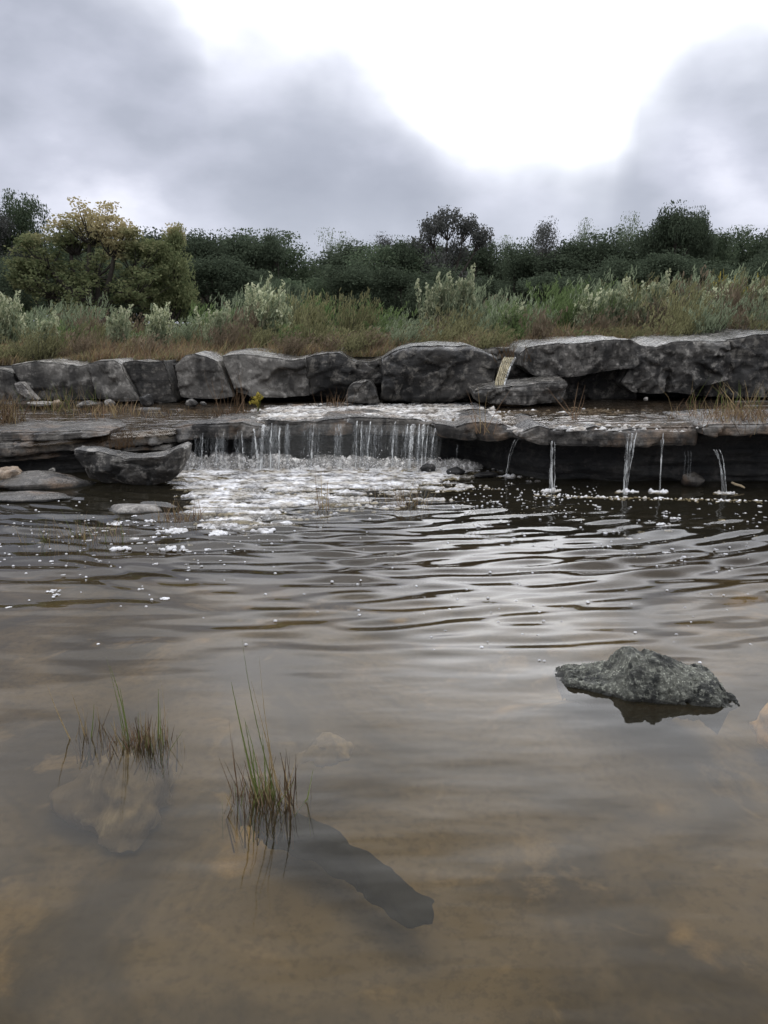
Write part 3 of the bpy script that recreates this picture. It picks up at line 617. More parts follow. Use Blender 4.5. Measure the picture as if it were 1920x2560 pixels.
def shelfwater():
    xs = np.linspace(-8.5, 8.5, 700); yf = np.interp(xs, wx, wy) - .10
    t = np.linspace(0, 1, 150); X = np.repeat(xs[:, None], len(t), 1); Y = yf[:, None] + (11.25 - yf[:, None]) * t
    Z = shelf_z(X, Y) + .008 + .012 * sstep(X, .5, 2) + .006 * fbm(P3(X * 3, Y * 9), 4, 72) - .05 * (1 - sstep(t, 0, .03))[None, :]
    Z = Z - .03 * sstep(-X, 2.6, 3.6) * (1 - sstep(Y, 8.6, 9.3))
    tag(mesh_obj('shelf_water', np.stack([X, Y, Z], -1).reshape(-1, 3), grid_faces(len(xs), len(t)), M_SHWATER), kind='structure')
shelfwater()

def interp_poly(px, pts): return np.interp(px, [p[0] for p in pts], [p[1] for p in pts])
def foam_sheet(name, label, x0, x1, y0, y1, step, densf, zf, mt, lump, seed, stretch=(2.6, 8.5)):
    xs = np.arange(x0, x1, step); ys = np.arange(y0, y1, step); X, Y = np.meshgrid(xs, ys, indexing='ij')
    zb = zf(X, Y); px, py = topx(np.stack([X, Y, zb], -1)); den = densf(px, py)
    nz = fbm(P3(X * stretch[0], Y * stretch[1]), 5, seed, .6); fine = fbm(P3(X * 22, Y * 22), 3, seed + 9)
    m_ = nz * .5 + .5 + fine * .30 - (1 - den)
    hgt = np.clip(m_, -.02, .35) * lump * (1 + .7 * fine) + .0015
    Z = zb + np.where(m_ > 0, hgt, -.012)
    fc = grid_faces(len(xs), len(ys)); mk = m_.ravel() > -.02; keep = mk[fc].any(1) & (den.ravel()[fc] > .02).all(1); fc = fc[keep]
    used, inv = np.unique(fc.ravel(), return_inverse=True)
    V = np.stack([X, Y, Z], -1).reshape(-1, 3)[used]; return tag(mesh_obj(name, V, inv.reshape(-1, 4), mt), label, 'foam', kind='stuff')
def dens_pool(px, py):
    yb = interp_poly(px, [(380, 1195), (470, 1280), (520, 1345), (620, 1350), (720, 1300), (850, 1275), (1000, 1262), (1100, 1230), (1250, 1215), (1340, 1205)])
    d_ = sstep(yb + 45 - py, 0, 110) * .60 + .34 * sstep(1232 - py, 0, 45)
    d_ *= sstep(px, 400, 500) * (1 - .75 * sstep(px, 1080, 1230)) * (1 - sstep(px, 1300, 1420))
    return np.where(py < 1150, 0, d_)
foam_sheet('pool_foam', 'white churned foam spreading over the pool below the waterfall', -3.0, 2.2, 5.9, 9.0, .013, dens_pool, lambda X, Y: 0 * X + .004, M_LACE, .03, 111)
def dens_shelf(px, py):
    d_ = sstep(px, 470, 700) * (1 - .55 * sstep(px, 1180, 1330)) * (1 - .5 * sstep(px, 1500, 1750)); d_ = d_ * (.66 - .12 * sstep(px, 1180, 1300)) + .12 * sstep(px, 640, 760) * (1 - sstep(px, 1150, 1240))
    top = interp_poly(px, [(450, 1045), (620, 1025), (760, 1008), (900, 1002), (1180, 998), (1210, 1015), (1500, 1020), (1900, 1035)])
    lip = interp_poly(px, [(480, 1070), (600, 1068), (660, 1056), (810, 1051), (1000, 1054), (1100, 1061), (1180, 1060), (1300, 1080), (1356, 1068), (1416, 1078), (1498, 1071), (1560, 1082), (1770, 1075), (1900, 1064)])
    return d_ * sstep(py, top - 4, top + 8) * (1 - sstep(py, lip - 3, lip + 1)) * (.75 + .25 * sstep(px, 600, 700))
foam_sheet('shelf_foam', 'rushing white foam over the rock shelf above the waterfall', -2.8, 3.9, 7.2, 10.5, .014, dens_shelf, lambda X, Y: shelf_z(X, Y) + .004 - .05 * (1 - sstep(Y - np.interp(X, wx, wy), -.16, .02)) * (np.abs(X + .3) < 1.5), M_LACE2, .05, 131, (2.0, 15))

# foam line along the foot of the right wall, and a thick churn at the foot of the falls
def churn(name, label, p0, p1, n_, spread, hgt, seed, mt=M_FOAM2, group=None, size=1.0):
    r_ = np.random.default_rng(seed); b = Buf(); th = np.linspace(0, math.pi / 2, 5); ph = np.linspace(0, 2 * math.pi, 10, endpoint=False)
    for q in range(n_):
        t = r_.random(); cx = p0[0] + (p1[0] - p0[0]) * t + r_.normal() * spread * .6; cy = p0[1] + (p1[1] - p0[1]) * t - abs(r_.normal()) * spread
        rr = r_.uniform(.012, .05) * (1 + hgt * 3); hh = rr * r_.uniform(.4, 1.5) * (1 + 6 * hgt * r_.random() ** 3); rr *= size; hh *= size
        TH, PH = np.meshgrid(th, ph, indexing='ij'); D = np.stack([np.sin(TH) * np.cos(PH) * rr * 1.3, np.sin(TH) * np.sin(PH) * rr, np.cos(TH) * hh], -1)
        D = D + (fbm(D * 45 + q, 2, seed) * rr * .6)[..., None]
        V = (D + [cx, cy, -.008]).reshape(-1, 3)
        Fc = [(i * 10 + j, (i + 1) * 10 + j, (i + 1) * 10 + (j + 1) % 10, i * 10 + (j + 1) % 10) for i in range(4) for j in range(10)]
        b.add(V, Fc)
    o = b.obj(name, mt); return tag(o, label, 'foam', group, 'stuff')
A, B_ = atz(470, 1172), atz(1130, 1172)
churn('splash_foam', 'lumpy white water boiling along the foot of the main waterfall', (A[0], 8.72), (B_[0], 8.66), 1300, .13, .12, 141, size=.46)
for q, (a, b, lb) in enumerate([(1375, 1226, 'white splash where the first stream right of the notch meets the pool'), (1562, 1228, 'white splash at the foot of the widest right stream'), (1648, 1229, 'little splash under the thin thread stream'), (1810, 1232, 'little splash under the rightmost slanting stream'), (1265, 1190, 'faint splash under the notch stream')]):
    c = atz(a, b); churn('splash_foam', lb, (c[0] - .08, c[1]), (c[0] + .08, c[1]), 26, .022, .05, 150 + q, M_FOAM, size=.42)
c, e = atz(1330, 1236), atz(1900, 1250)
churn('foam_line', 'thin broken line of foam along the foot of the dark right wall', c, e, 240, .05, -.15, 160, M_FOAM, size=.6)

# ------------------------------------------------------------------ falling water
def strand(px0, py0, px1, y0, y1, w0, w1, seed, z1=-.01, flat=.35, wob=.006):
    r_ = np.random.default_rng(seed); p0 = aty(px0, py0, y0); end = (px1 - 960) / F; n_ = 26; t = np.linspace(0, 1, n_)
    # horizontal drift linear, fall quadratic: a thrown stream
    zz = p0[2] + (z1 - p0[2]) * (.22 * t + .78 * t ** 2)
    yy = y0 + (y1 - y0) * t; x1 = end * (y1 * math.cos(PITCH) + (CH - z1) * math.sin(PITCH)); xx = p0[0] + (x1 - p0[0]) * t
    xx = xx + wob * (perlin(P3(t * 7, seed * .7), 5) + .5 * perlin(P3(t * 21, seed), 6)) * (1 - (1 - t) ** 4)
    w = (w0 + (w1 - w0) * t) * (1 + .9 * perlin(P3(t * 6, seed * 1.3), 8) + .5 * perlin(P3(t * 17, seed * 2.1), 9))
    w *= np.minimum(1, .35 + t * 8)
    return tube(np.stack([xx, yy, zz], -1), np.maximum(w, .0012), 7, flat)
main = empty('waterfall', (0, 8.65, 0)); tag(main, 'broad main waterfall of many thin strands pouring off the shelf lip', 'waterfall')
def wpart(name, VF, mt, par, off): 
    V, Fc = VF; o = mesh_obj(name, V - np.array(off), Fc, mt, par); return o
# the thick strands at the right of the main fall
for q, (a, b, e, w0, w1) in enumerate([(1036, 1060, 1021, .020, .017), (1030, 1061, 1022, .012, .010), (1060, 1060, 1053, .011, .009), (1071, 1062, 1062, .008, .006), (1049, 1060, 1043, .007, .005), (1092, 1066, 1073, .009, .006), (1020, 1060, 1012, .006, .006)]):
    wpart('strand', strand(a, b, e, 8.52, 8.36, w0 * 1.15, w1 * 1.0, 200 + q), M_FALL, main, (0, 8.65, 0))
for q, (a, b, e, w0, w1) in enumerate([(785, 1062, 778, .010, .013), (893, 1052, 889, .010, .007), (927, 1054, 918, .008, .006), (989, 1054, 978, .012, .014), (853, 1056, 850, .006, .004), (660, 1062, 652, .022, .022), (680, 1058, 676, .018, .012), (634, 1072, 646, .014, .012), (543, 1078, 541, .008, .008), (560, 1078, 556, .006, .005), (604, 1078, 609, .006, .006), (508, 1082, 505, .006, .006), (700, 1066, 697, .012, .015), (905, 1052, 900, .006, .006)]):
    wpart('strand', strand(a, b, e, 8.53, 8.42, w0 * .7, w1 * .7, 220 + q), M_FALL, main, (0, 8.65, 0))
b = Buf(); r_ = np.random.default_rng(5)
cent = [(c_, r_.uniform(4, 22)) for c_ in (500, 545, 556, 600, 636, 655, 672, 690, 720, 778, 790, 846, 893, 915, 928, 975, 990, 1020, 1034, 1050, 1068, 1085)]
for q in range(430):
    c_, sp_ = cent[r_.integers(len(cent))]; a = float(np.clip(r_.normal(c_, sp_ * .6), 480, 1106)); py0 = interp_poly(a, [(480, 1078), (600, 1074), (660, 1060), (800, 1055), (1110, 1063)]) + abs(r_.normal(0, 9))
    z1 = -.01 if r_.random() < .35 else r_.uniform(.02, .34)
    b.add(*strand(a, py0, a - r_.uniform(-3, 9), 8.58, 8.46 - .14 * r_.random(), r_.uniform(.001, .0038), r_.uniform(.001, .005), 300 + q, z1, .4, .020))
o = b.obj('fine_strands', M_FALLT, main); o.data.transform(__import__('mathutils').Matrix.Translation((0, -8.65, 0))); o['kind'] = 'stuff'
# thin water veil clinging to the wall behind the strands
tv = np.linspace(0, 1, 40); av = np.linspace(600, 1108, 260); VV = []
for t in tv:
    top_ = np.array([aty(a, interp_poly(a, [(600, 1078), (660, 1066), (800, 1060), (1110, 1066)]), 8.62) for a in av])
    zz = top_[:, 2] * (1 - t); yy = 8.62 - .05 * math.sqrt(t) + .03 * perlin(P3(top_[:, 0] * 9, zz * 1.2), 44) + .012 * perlin(P3(top_[:, 0] * 40, zz * 2), 45)
    VV.append(np.stack([top_[:, 0] - .05 * t, yy, zz], -1))
o = mesh_obj('veil', np.stack(VV, 1).reshape(-1, 3) - np.array([0, 8.65, 0]), grid_faces(260, 40), M_VEIL, main)
# soft mist of spray piled at the foot, higher on the left
b = Buf(); th = np.linspace(0, math.pi / 2, 6); ph = np.linspace(0, 2 * math.pi, 12, endpoint=False); TH, PH = np.meshgrid(th, ph, indexing='ij')
for q in range(150):
    a = r_.uniform(-2.2, .95); hh = (.07 + .10 * r_.random() * (1.5 - .35 * (a + 2.2)) ) ; rr = r_.uniform(.05, .11)
    D = np.stack([np.sin(TH) * np.cos(PH) * rr * 1.4, np.sin(TH) * np.sin(PH) * rr * .6, np.cos(TH) * hh], -1); D = D + (fbm(D * 22 + q, 3, 77) * .02)[..., None]
    b.add((D + [a, 8.60 - .10 * r_.random(), -.005]).reshape(-1, 3), [(i * 12 + j, (i + 1) * 12 + j, (i + 1) * 12 + (j + 1) % 12, i * 12 + (j + 1) % 12) for i in range(5) for j in range(12)])
tag(b.obj('mist', M_SPRAY), 'pale brownish mist rising where the main waterfall strikes the pool', 'spray', kind='stuff')
# rising spray at the foot
b = Buf(); r_ = np.random.default_rng(6)
for q in range(900):
    a = r_.uniform(-2.15, .75); rr = r_.uniform(.0015, .005); zz = abs(r_.normal()) * .07; yy = 8.55 - abs(r_.normal()) * .16
    C = np.array([[a, yy, zz + .01]]); ax = rr * (1 + r_.random()); V = C + np.array([[ax, 0, 0], [0, rr, 0], [-ax, 0, 0], [0, -rr, 0], [0, 0, rr * 1.4], [0, 0, -rr * 1.4]])
    b.add(V, np.array([(0, 1, 4, 4), (1, 2, 4, 4), (2, 3, 4, 4), (3, 0, 4, 4), (1, 0, 5, 5), (2, 1, 5, 5), (3, 2, 5, 5), (0, 3, 5, 5)])[:, :3])
tag(b.obj('spray', M_FOAM), 'fine droplets thrown up along the foot of the main waterfall', 'spray', kind='stuff')
def stream(label, strs, mt, y0, y1, seed, name='water_stream', z1=-.01):
    c = atz(strs[0][2], 1200); t = empty(name, (c[0], y1, 0)); tag(t, label, 'stream')
    for q, (a, b, e, w0, w1) in enumerate(strs):
        w0, w1 = w0 * .72, w1 * .72
        wpart('strand', strand(a, b, e, y0, y1, w0, w1, seed + q, z1), mt, t, (c[0], y1, 0))
stream('narrow stream curving left out of the V notch in the shelf lip', [(1288, 1100, 1262, .016, .008), (1296, 1099, 1264, .010, .005)], M_FALL, 7.75, 7.95, 400)
stream('narrow wavering stream falling from a groove, right of the notch stream', [(1380, 1102, 1375, .012, .016), (1377, 1108, 1380, .006, .010), (1386, 1104, 1386, .004, .006)], M_FALL, 7.32, 7.3, 410)
stream('widest glassy stream on the right half of the shelf', [(1572, 1084, 1560, .012, .009), (1592, 1082, 1567, .012, .006), (1581, 1083, 1564, .014, .008), (1566, 1088, 1558, .004, .004)], M_FALL, 7.28, 7.22, 420)
stream('thin thread stream right of the widest glassy stream', [(1658, 1082, 1648, .009, .006), (1652, 1100, 1650, .003, .004)], M_FALL, 7.26, 7.22, 430)
stream('rightmost stream slanting right under the shelf corner', [(1784, 1124, 1812, .010, .014), (1798, 1124, 1816, .006, .006), (1790, 1124, 1806, .004, .010)], M_FALL, 7.3, 7.22, 440)
for q, (a, e, z1, lb) in enumerate([(1712, 1710, .14, 'short left drip of three under the right lip'), (1720, 1719, .14, 'middle drip of three under the right lip'), (1727, 1725, .13, 'right drip of three under the right lip'), (1144, 1140, .10, 'faint drip under the lip left of the notch')]):
    stream(lb, [(a, 1128 if a > 1200 else 1110, e, .0035, .003)], M_FALLT, 7.3 if a > 1200 else 8.2, 7.3 if a > 1200 else 8.2, 460 + q, 'drip', z1)
# brown spout between the ledge blocks
t = empty('spout', aty(1272, 900, 10.2)); tag(t, 'yellow brown spout pouring through the gap between the two biggest ledge blocks', 'stream')
loc = np.array(t.location)
for q in range(6):
    s_ = q / 5; a0 = aty(1262 + 26 * s_, 897, 10.32); a1 = aty(1236 + 22 * s_, 972, 9.9); tt = np.linspace(0, 1, 18)[:, None]
    P = a0 + (a1 - a0) * np.concatenate([tt, tt, .12 * tt + .88 * tt ** 1.6], 1); P[:, 0] += .006 * perlin(P3(tt[:, 0] * 6, q), 3)
    o = mesh_obj('strand', *tube(P - loc, np.full(18, .026) * np.linspace(1, 1.1, 18), 8, .5), M_SPOUT if q < 5 else M_FALL, t)
churn('splash_foam', 'white splash where the brown spout runs off the tilted slab onto the shelf', (1.0, 9.62), (1.25, 9.58), 70, .06, .1, 171, M_FOAM, size=.6).location.z = .50
Cc = aty(1260, 893, 10.45)
# film running over the tilted slab
# ------------------------------------------------------------------ floating foam clumps and bubbles
def dome(rr, hh, seg=9, rings=3):
    th = np.linspace(.05, math.pi / 2 + .25, rings + 1); ph = np.linspace(0, 2 * math.pi, seg, endpoint=False)
    TH, PH = np.meshgrid(th, ph, indexing='ij'); V = np.stack([np.sin(TH) * np.cos(PH) * rr, np.sin(TH) * np.sin(PH) * rr, np.cos(TH) * hh], -1).reshape(-1, 3)
    Fc = [(i * seg + j, (i + 1) * seg + j, (i + 1) * seg + (j + 1) % seg, i * seg + (j + 1) % seg) for i in range(rings) for j in range(seg)]
    return V, Fc
def clump_mesh(name, seed, nb, rad, mt, flatn=.5):
    r_ = np.random.default_rng(seed); b = Buf()
    for q in range(nb):
        a = r_.uniform(0, 2 * math.pi); rr = rad * math.sqrt(r_.random()); s_ = rad * r_.uniform(.16, .42) * (1.15 - .5 * rr / rad)
        V, Fc = dome(s_, s_ * flatn * r_.uniform(.7, 1.4), 9, 3); b.add(V + [rr * math.cos(a) * 1.3, rr * math.sin(a), 0], Fc)
    return b.obj(name, mt)
protos = [clump_mesh('foam_clump', 500 + q, [26, 34, 18, 30, 12][q], .05, M_CLUMP, .55) for q in range(5)]
rproto = [clump_mesh('bubble_clump', 520 + q, [9, 6, 12][q], .032, M_BUB if q == 1 else M_CLUMP, .9) for q in range(3)]
first = {}
def put_clump(pr, px, py, wpx, label, group, rng_):
    i = rng_.randrange(len(pr)); o = pr[i]
    if o.name in first: o = o.copy(); COL.objects.link(o)
    else: first[o.name] = 1
    c = atz(px, py, .0); s_ = (wpx / F * c[1]) / (.13 if pr is protos else .085)
    o.location = (c[0], c[1], .001); o.scale = (s_, s_, s_); o.rotation_euler = (0, 0, rng_.uniform(-.5, .5)); tag(o, label, 'foam', group)
RC = random.Random(77)
big = [(287, 1311, 42, 'largest oval foam clump alone on dark water, upper left of the pool'), (440, 1328, 62, 'wide ragged foam clump left of the main foam field'), (303, 1373, 56, 'thick foam clump lowest of the large left clumps'), (430, 1371, 62, 'long twin foam clump right of the thick low clump'), (336, 1347, 24, 'round foam clump between the large oval and the low clumps'),
       (375, 1303, 34, 'airy foam clump right of the large oval clump'), (384, 1343, 20, 'small bright foam clump above the long twin clump'), (510, 1283, 56, 'fluffy foam clump touching the brown reed tuft'), (575, 1312, 40, 'foam clump at the left border of the foam field'), (545, 1334, 60, 'foam clump trailing below the foam field'), (660, 1328, 70, 'lowest wide foam raft of the foam field'),
       (133, 1478, 36, 'long small foam clump far left in the open pool'), (141, 1487, 20, 'small round foam clump just below the long small one'), (412, 1497, 26, 'lone bright foam clump below the left ripples'), (22, 1519, 18, 'tiny foam clump at the left photo edge'),
       (1686, 1296, 30, 'tall bubbly foam clump on the dark right water'), (1657, 1311, 38, 'widest bubbly foam clump on the dark right water'), (1672, 1328, 20, 'bubble clump just below the widest right clump'), (1805, 1301, 22, 'foam clump near the right photo edge'), (1667, 1382, 22, 'low bright bubble clump on the right water'), (1573, 1347, 20, 'tall bubble clump left of the group on the right'), (1602, 1331, 20, 'oval bubble clump left of the widest right clump'), (1608, 1392, 16, 'glassy bubble clump lower right')]
for (a, b, w_, lb) in big: put_clump(protos, a, b, w_, lb, 'foam clumps floating on the pool', RC)
for q in range(80):
    a = RC.uniform(-20, 620); b = 1290 + abs(RC.gauss(0, 75)); a = a if RC.random() < .8 else RC.uniform(200, 560)
    put_clump(protos, a, b, RC.choice([7, 9, 11, 14, 18]) * (1 if b < 1420 else .7), 'small white foam fleck floating on the left side of the pool', 'small foam flecks on the left of the pool', RC)
for q in range(130):
    a = 1150 + 770 * RC.random() ** .8; b = 1250 + 170 * RC.random() ** 1.2 * (.6 + .5 * (a - 1150) / 770)
    put_clump(rproto, a, b, RC.choice([7, 8, 10, 12, 15]), 'small bubbly foam fleck floating on the right side of the pool', 'small bubble flecks on the right of the pool', RC)
b = Buf()
for q in range(420):
    if q < 170: a, p = RC.uniform(1130, 1500), RC.uniform(1215, 1285)
    elif q < 300: a, p = RC.uniform(0, 1920), 1300 + abs(RC.gauss(0, 160))
    else: a, p = RC.uniform(0, 700), RC.uniform(1250, 1420)
    c = atz(a, p); rr = RC.uniform(.004, .011); V, Fc = dome(rr, rr * .7, 8, 3); b.add(V + c, Fc)
tag(b.obj('bubbles', [M_CLUMP]), 'scattered tiny bubbles floating over the pool', 'bubbles', kind='stuff')
b = Buf()
for q in range(34):
    a, p = RC.uniform(760, 1880), RC.uniform(1440, 1660); c = atz(a, p); rr = RC.uniform(.004, .009); V, Fc = dome(rr, rr * .8, 12, 4); b.add(V + c, Fc)
tag(b.obj('clear_bubbles', [M_BUB]), 'scattered clear bubbles on the calm mid water', 'bubbles', kind='stuff')

# ------------------------------------------------------------------ grasses in the water
def bent(p0, p1, sag, n_=10):
    t = np.linspace(0, 1, n_)[:, None]; P = p0 + (p1 - p0) * t; P = P + np.asarray(sag) * (4 * t * (1 - t)); return P
def blade_obj(P, w, mt, par, loc):
    n_ = len(P); ww = w * np.clip(np.linspace(1.15, .12, n_), 0, 1); T = np.gradient(P, axis=0); s_ = np.cross(T, [0, 1, .15]); s_ /= np.linalg.norm(s_, axis=1)[:, None]
    up = np.cross(s_, T); up /= np.linalg.norm(up, axis=1)[:, None]
    V = np.concatenate([P - s_ * ww[:, None], P + up * ww[:, None] * .35, P + s_ * ww[:, None]]) - loc
    Fc = [(i, i + 1, n_ + i + 1, n_ + i) for i in range(n_ - 1)] + [(n_ + i, n_ + i + 1, 2 * n_ + i + 1, 2 * n_ + i) for i in range(n_ - 1)]
    return mesh_obj('blade', V, np.array(Fc), mt, par)
def clump(label, cx, cy, rad, tall, nst, hst, seed, cols=(G_DARK, G_STRAW), z0=-.12, lean=(.0, 0), wst=.0022):
    """tall: list of (base px, base py, tip px, tip py, half width, material); stubble: short dead blades"""
    c = atz(cx, cy); t = empty('grass_clump', (c[0], c[1], 0)); tag(t, label, 'grass clump'); r_ = np.random.default_rng(seed); loc = np.array(t.location)
    for (bx, by, tx, ty, w, mt) in tall:
        p0 = atz(bx, by); tip = aty(tx, ty, p0[1] + r_.uniform(-.03, .03)); p0 = p0 + (p0 - tip) * .25 * np.array([.3, .3, 1]) ; p0[2] = z0
        L = np.linalg.norm(tip - p0); blade_obj(bent(p0, tip, (r_.uniform(-.04, .04) * L, 0, .03 * L)), w, mt, t, loc)
    if nst:
        k = r_.normal(0, 1, (nst, 2)) * np.array(rad) / 2; base = np.stack([c[0] + k[:, 0], c[1] + k[:, 1], np.full(nst, z0)], -1)
        hh = hst * (.25 + .95 * r_.random(nst) ** 1.5); tip = base + np.stack([r_.normal(lean[0], .38, nst) * hh, r_.normal(lean[1], .35, nst) * hh, hh - z0], -1)
        V, Fc = blades(base, tip, r_.uniform(.6, 1.2, nst) * wst, bend=np.stack([r_.normal(0, .22, nst) * hh, r_.normal(0, .1, nst) * hh, hh * 0], -1))
        mi = np.tile(r_.integers(0, len(cols), nst), 2); 
        o = mesh_obj('dead_stubble', V - loc, Fc, list(cols), t, False, mi); o['kind'] = 'stuff'
    return t
clump('leftmost wispy grass clump bending over the foreground water', 215, 1835, (.07, .04), [(205, 1850, 118, 1712, .0035, G_STRAW), (212, 1845, 235, 1760, .0035, G_GREEN), (222, 1840, 178, 1730, .0035, G_STRAW), (228, 1830, 250, 1790, .0035, G_DARK), (200, 1850, 240, 1800, .002, G_DARK)], 22, .09, 601, wst=.0024)
clump('bushy foreground grass clump on the pale submerged rock', 352, 1858, (.115, .06), [(320, 1850, 275, 1665, .004, G_GREEN), (325, 1850, 300, 1720, .004, G_GREEN), (318, 1852, 290, 1735, .003, G_GREEN), (392, 1850, 396, 1722, .004, G_GREEN), (400, 1852, 400, 1760, .003, G_GREEN), (290, 1840, 283, 1790, .003, G_STRAW), (355, 1850, 350, 1775, .003, G_STRAW), (375, 1855, 380, 1790, .003, G_STRAW), (415, 1850, 437, 1810, .003, G_DARK), (345, 1855, 340, 1790, .003, G_DARK), (385, 1858, 370, 1780, .003, G_DARK), (310, 1850, 265, 1640, .0018, G_GREEN), (408, 1850, 402, 1700, .0015, G_STRAW)], 150, .10, 602, (G_DARK, G_STRAW, G_RED, G_RED, G_GREEN), wst=.0028)
clump('tallest foreground grass clump, standing right of the bushy one', 660, 1995, (.105, .08), [(650, 1980, 578, 1705, .0045, G_GREEN), (655, 1985, 612, 1800, .004, G_GREEN), (648, 1985, 610, 1795, .003, G_GREEN), (705, 1990, 605, 1595, .0022, G_GREEN), (712, 1990, 628, 1703, .0025, G_STRAW), (706, 1988, 648, 1640, .0018, G_STRAW), (660, 1985, 675, 1850, .004, G_STRAW), (670, 1985, 690, 1890, .003, G_DARK), (725, 2010, 738, 1945, .0035, G_DARK), (720, 2010, 715, 1890, .004, G_DARK), (728, 2040, 700, 1880, .004, G_DARK), (600, 1985, 580, 1850, .003, G_DARK), (605, 1990, 572, 1795, .0016, G_RED), (598, 1985, 586, 1960, .003, G_GREEN), (640, 1985, 632, 1860, .0035, G_GREEN), (662, 1985, 655, 1830, .0035, G_GREEN), (680, 1985, 668, 1840, .003, G_STRAW), (645, 1985, 610, 1900, .003, G_DARK)], 150, .115, 603, (G_DARK, G_DARK, G_STRAW, G_RED, G_GREEN), wst=.0028)
clump('thin straw reeds standing in the white foam below the falls', 812, 1268, (.12, .06), [(806, 1270, 788, 1170, .004, G_RED), (810, 1270, 803, 1165, .004, G_STRAW), (815, 1272, 822, 1190, .004, G_STRAW), (822, 1270, 818, 1200, .004, G_RED), (800, 1268, 795, 1215, .003, G_RED)], 16, .16, 604, (G_RED, G_STRAW))
clump('brown reed tuft at the right border of the foam field', 1010, 1262, (.30, .08), [(1000, 1262, 970, 1190, .003, G_RED), (1010, 1262, 1008, 1195, .003, G_RED), (1020, 1262, 1036, 1195, .003, G_STRAW), (1030, 1262, 1050, 1210, .003, G_STRAW)], 90, .17, 605, (G_RED, G_STRAW, G_DARK))
clump('rusty reed tuft beside the pale awash rock', 455, 1298, (.26, .10), [], 110, .15, 606, (G_RED, G_STRAW, G_RED), wst=.003)
clump('sparse olive reed tuft at the left of the pool', 205, 1345, (.42, .22), [(190, 1340, 150, 1270, .003, G_GREEN), (180, 1340, 130, 1290, .003, G_STRAW)], 130, .15, 607, (G_RED, G_STRAW, G_GREEN), wst=.0025)
def dry_tuft(label, px, py, y, nb, h, rad, seed, cols, lean=0., name='grass_tuft', w=.003):
    c = aty(px, py, y); r_ = np.random.default_rng(seed); k = r_.normal(0, 1, (nb, 2)) * rad / 2; base = np.stack([c[0] + k[:, 0], c[1] + k[:, 1], np.full(nb, c[2] - .03)], -1)
    hh = h * r_.uniform(.4, 1.15, nb); tip = base + np.stack([r_.normal(lean, .35, nb) * hh, r_.normal(0, .3, nb) * hh, hh], -1)
    if nb <= 60:
        t = empty(name, tuple(c)); loc = np.array(t.location)
        for q in range(nb):
            L = hh[q]; blade_obj(bent(base[q], tip[q], (r_.normal(0, .06) * L, 0, .05 * L), 7), w * r_.uniform(.7, 1.2), cols[int(r_.integers(0, len(cols)))], t, loc)
        return tag(t, label, 'grass')
    V, Fc = blades(base, tip, r_.uniform(.6, 1.3, nb) * w, bend=np.stack([r_.normal(0, .1, nb) * hh, 0 * hh, .05 * hh], -1)); loc = np.array([c[0], c[1], c[2]])
    o = mesh_obj(name, V - loc, Fc, list(cols), None, False, np.tile(r_.integers(0, len(cols), nb), 2)); o.location = loc; return tag(o, label, 'grass')
dry_tuft('tall straw tuft at the left photo edge on the shelf', 5, 1055, 9.0, 260, .34, .25, 701, (G_STRAW, G_RED, G_DARK))
dry_tuft('flattened straw tuft under the triangular ledge block', 268, 1030, 9.7, 200, .16, .35, 702, (G_STRAW, G_RED))
dry_tuft('thin green and straw tuft in front of the long smooth ledge block', 150, 1020, 9.9, 90, .30, .5, 703, (G_STRAW, G_GREEN))
dry_tuft('low red tuft left of the yellow flower weed', 582, 1032, 9.6, 160, .10, .28, 704, (G_RED, G_DARK))
dry_tuft('thin upright red stems in the crack right of the domed block', 590, 1030, 9.7, 22, .55, .22, 705, (G_RED, G_DARK))
dry_tuft('low rusty patch of grass under the dark leaning block', 395, 1030, 9.7, 120, .08, .5, 706, (G_RED, G_STRAW))
dry_tuft('dark twiggy tuft growing from the left lip above the wedge boulder', 305, 1112, 7.85, 60, .22, .12, 707, (G_DARK,), w=.002)
dry_tuft('broad rusty grass mound at the right end of the shelf', 1868, 1058, 7.9, 900, .20, .55, 708, (G_RED, G_RED, G_STRAW, G_DARK))
dry_tuft('tall green and straw grass in front of the black right block', 1850, 1030, 8.4, 90, .34, .5, 709, (G_GREEN, G_STRAW, G_RED))
dry_tuft('tall bare straw stems right of the thick strands', 1210, 1075, 8.0, 9, .55, .14, 710, (G_STRAW, G_RED), -.12)
dry_tuft('lone reddish seed stalk leaning on the shelf behind the right lip', 1436, 1048, 8.2, 6, .36, .05, 711, (G_RED,), -.3, 'seed_stalk', .004)
dry_tuft('dark twigs rising from the gap above the brown spout', 1275, 898, 10.4, 26, .30, .2, 712, (G_DARK,), w=.004)
dry_tuft('wispy grass hanging beside the pale foot of the small fallen boulder', 845, 1010, 10.0, 30, .22, .2, 713, (G_DARK, G_RED))
# yellow flower weed
c = aty(645, 1030, 9.6); wd = empty('flower_weed', c); tag(wd, 'small weed with yellow flowers standing on the shelf above the falls', 'plant')
b = Buf(); b2 = Buf(); r_ = np.random.default_rng(8)
for q in range(9):
    tip = np.array([r_.normal(.02, .05), r_.normal(0, .03), r_.uniform(.08, .20)]); b.add(*tube(bent(np.zeros(3), tip, (0.01, 0, 0), 6), np.linspace(.003, .0015, 6), 4))
    C = tip + r_.normal(0, .014, (16, 3)); A_ = r_.normal(0, .007, (16, 3)); B2 = r_.normal(0, .007, (16, 3)); b2.add(*quads(C, A_, B2))
b.obj('stem', G_GREEN, wd); b2.obj('flowers', S_YEL, wd, False)
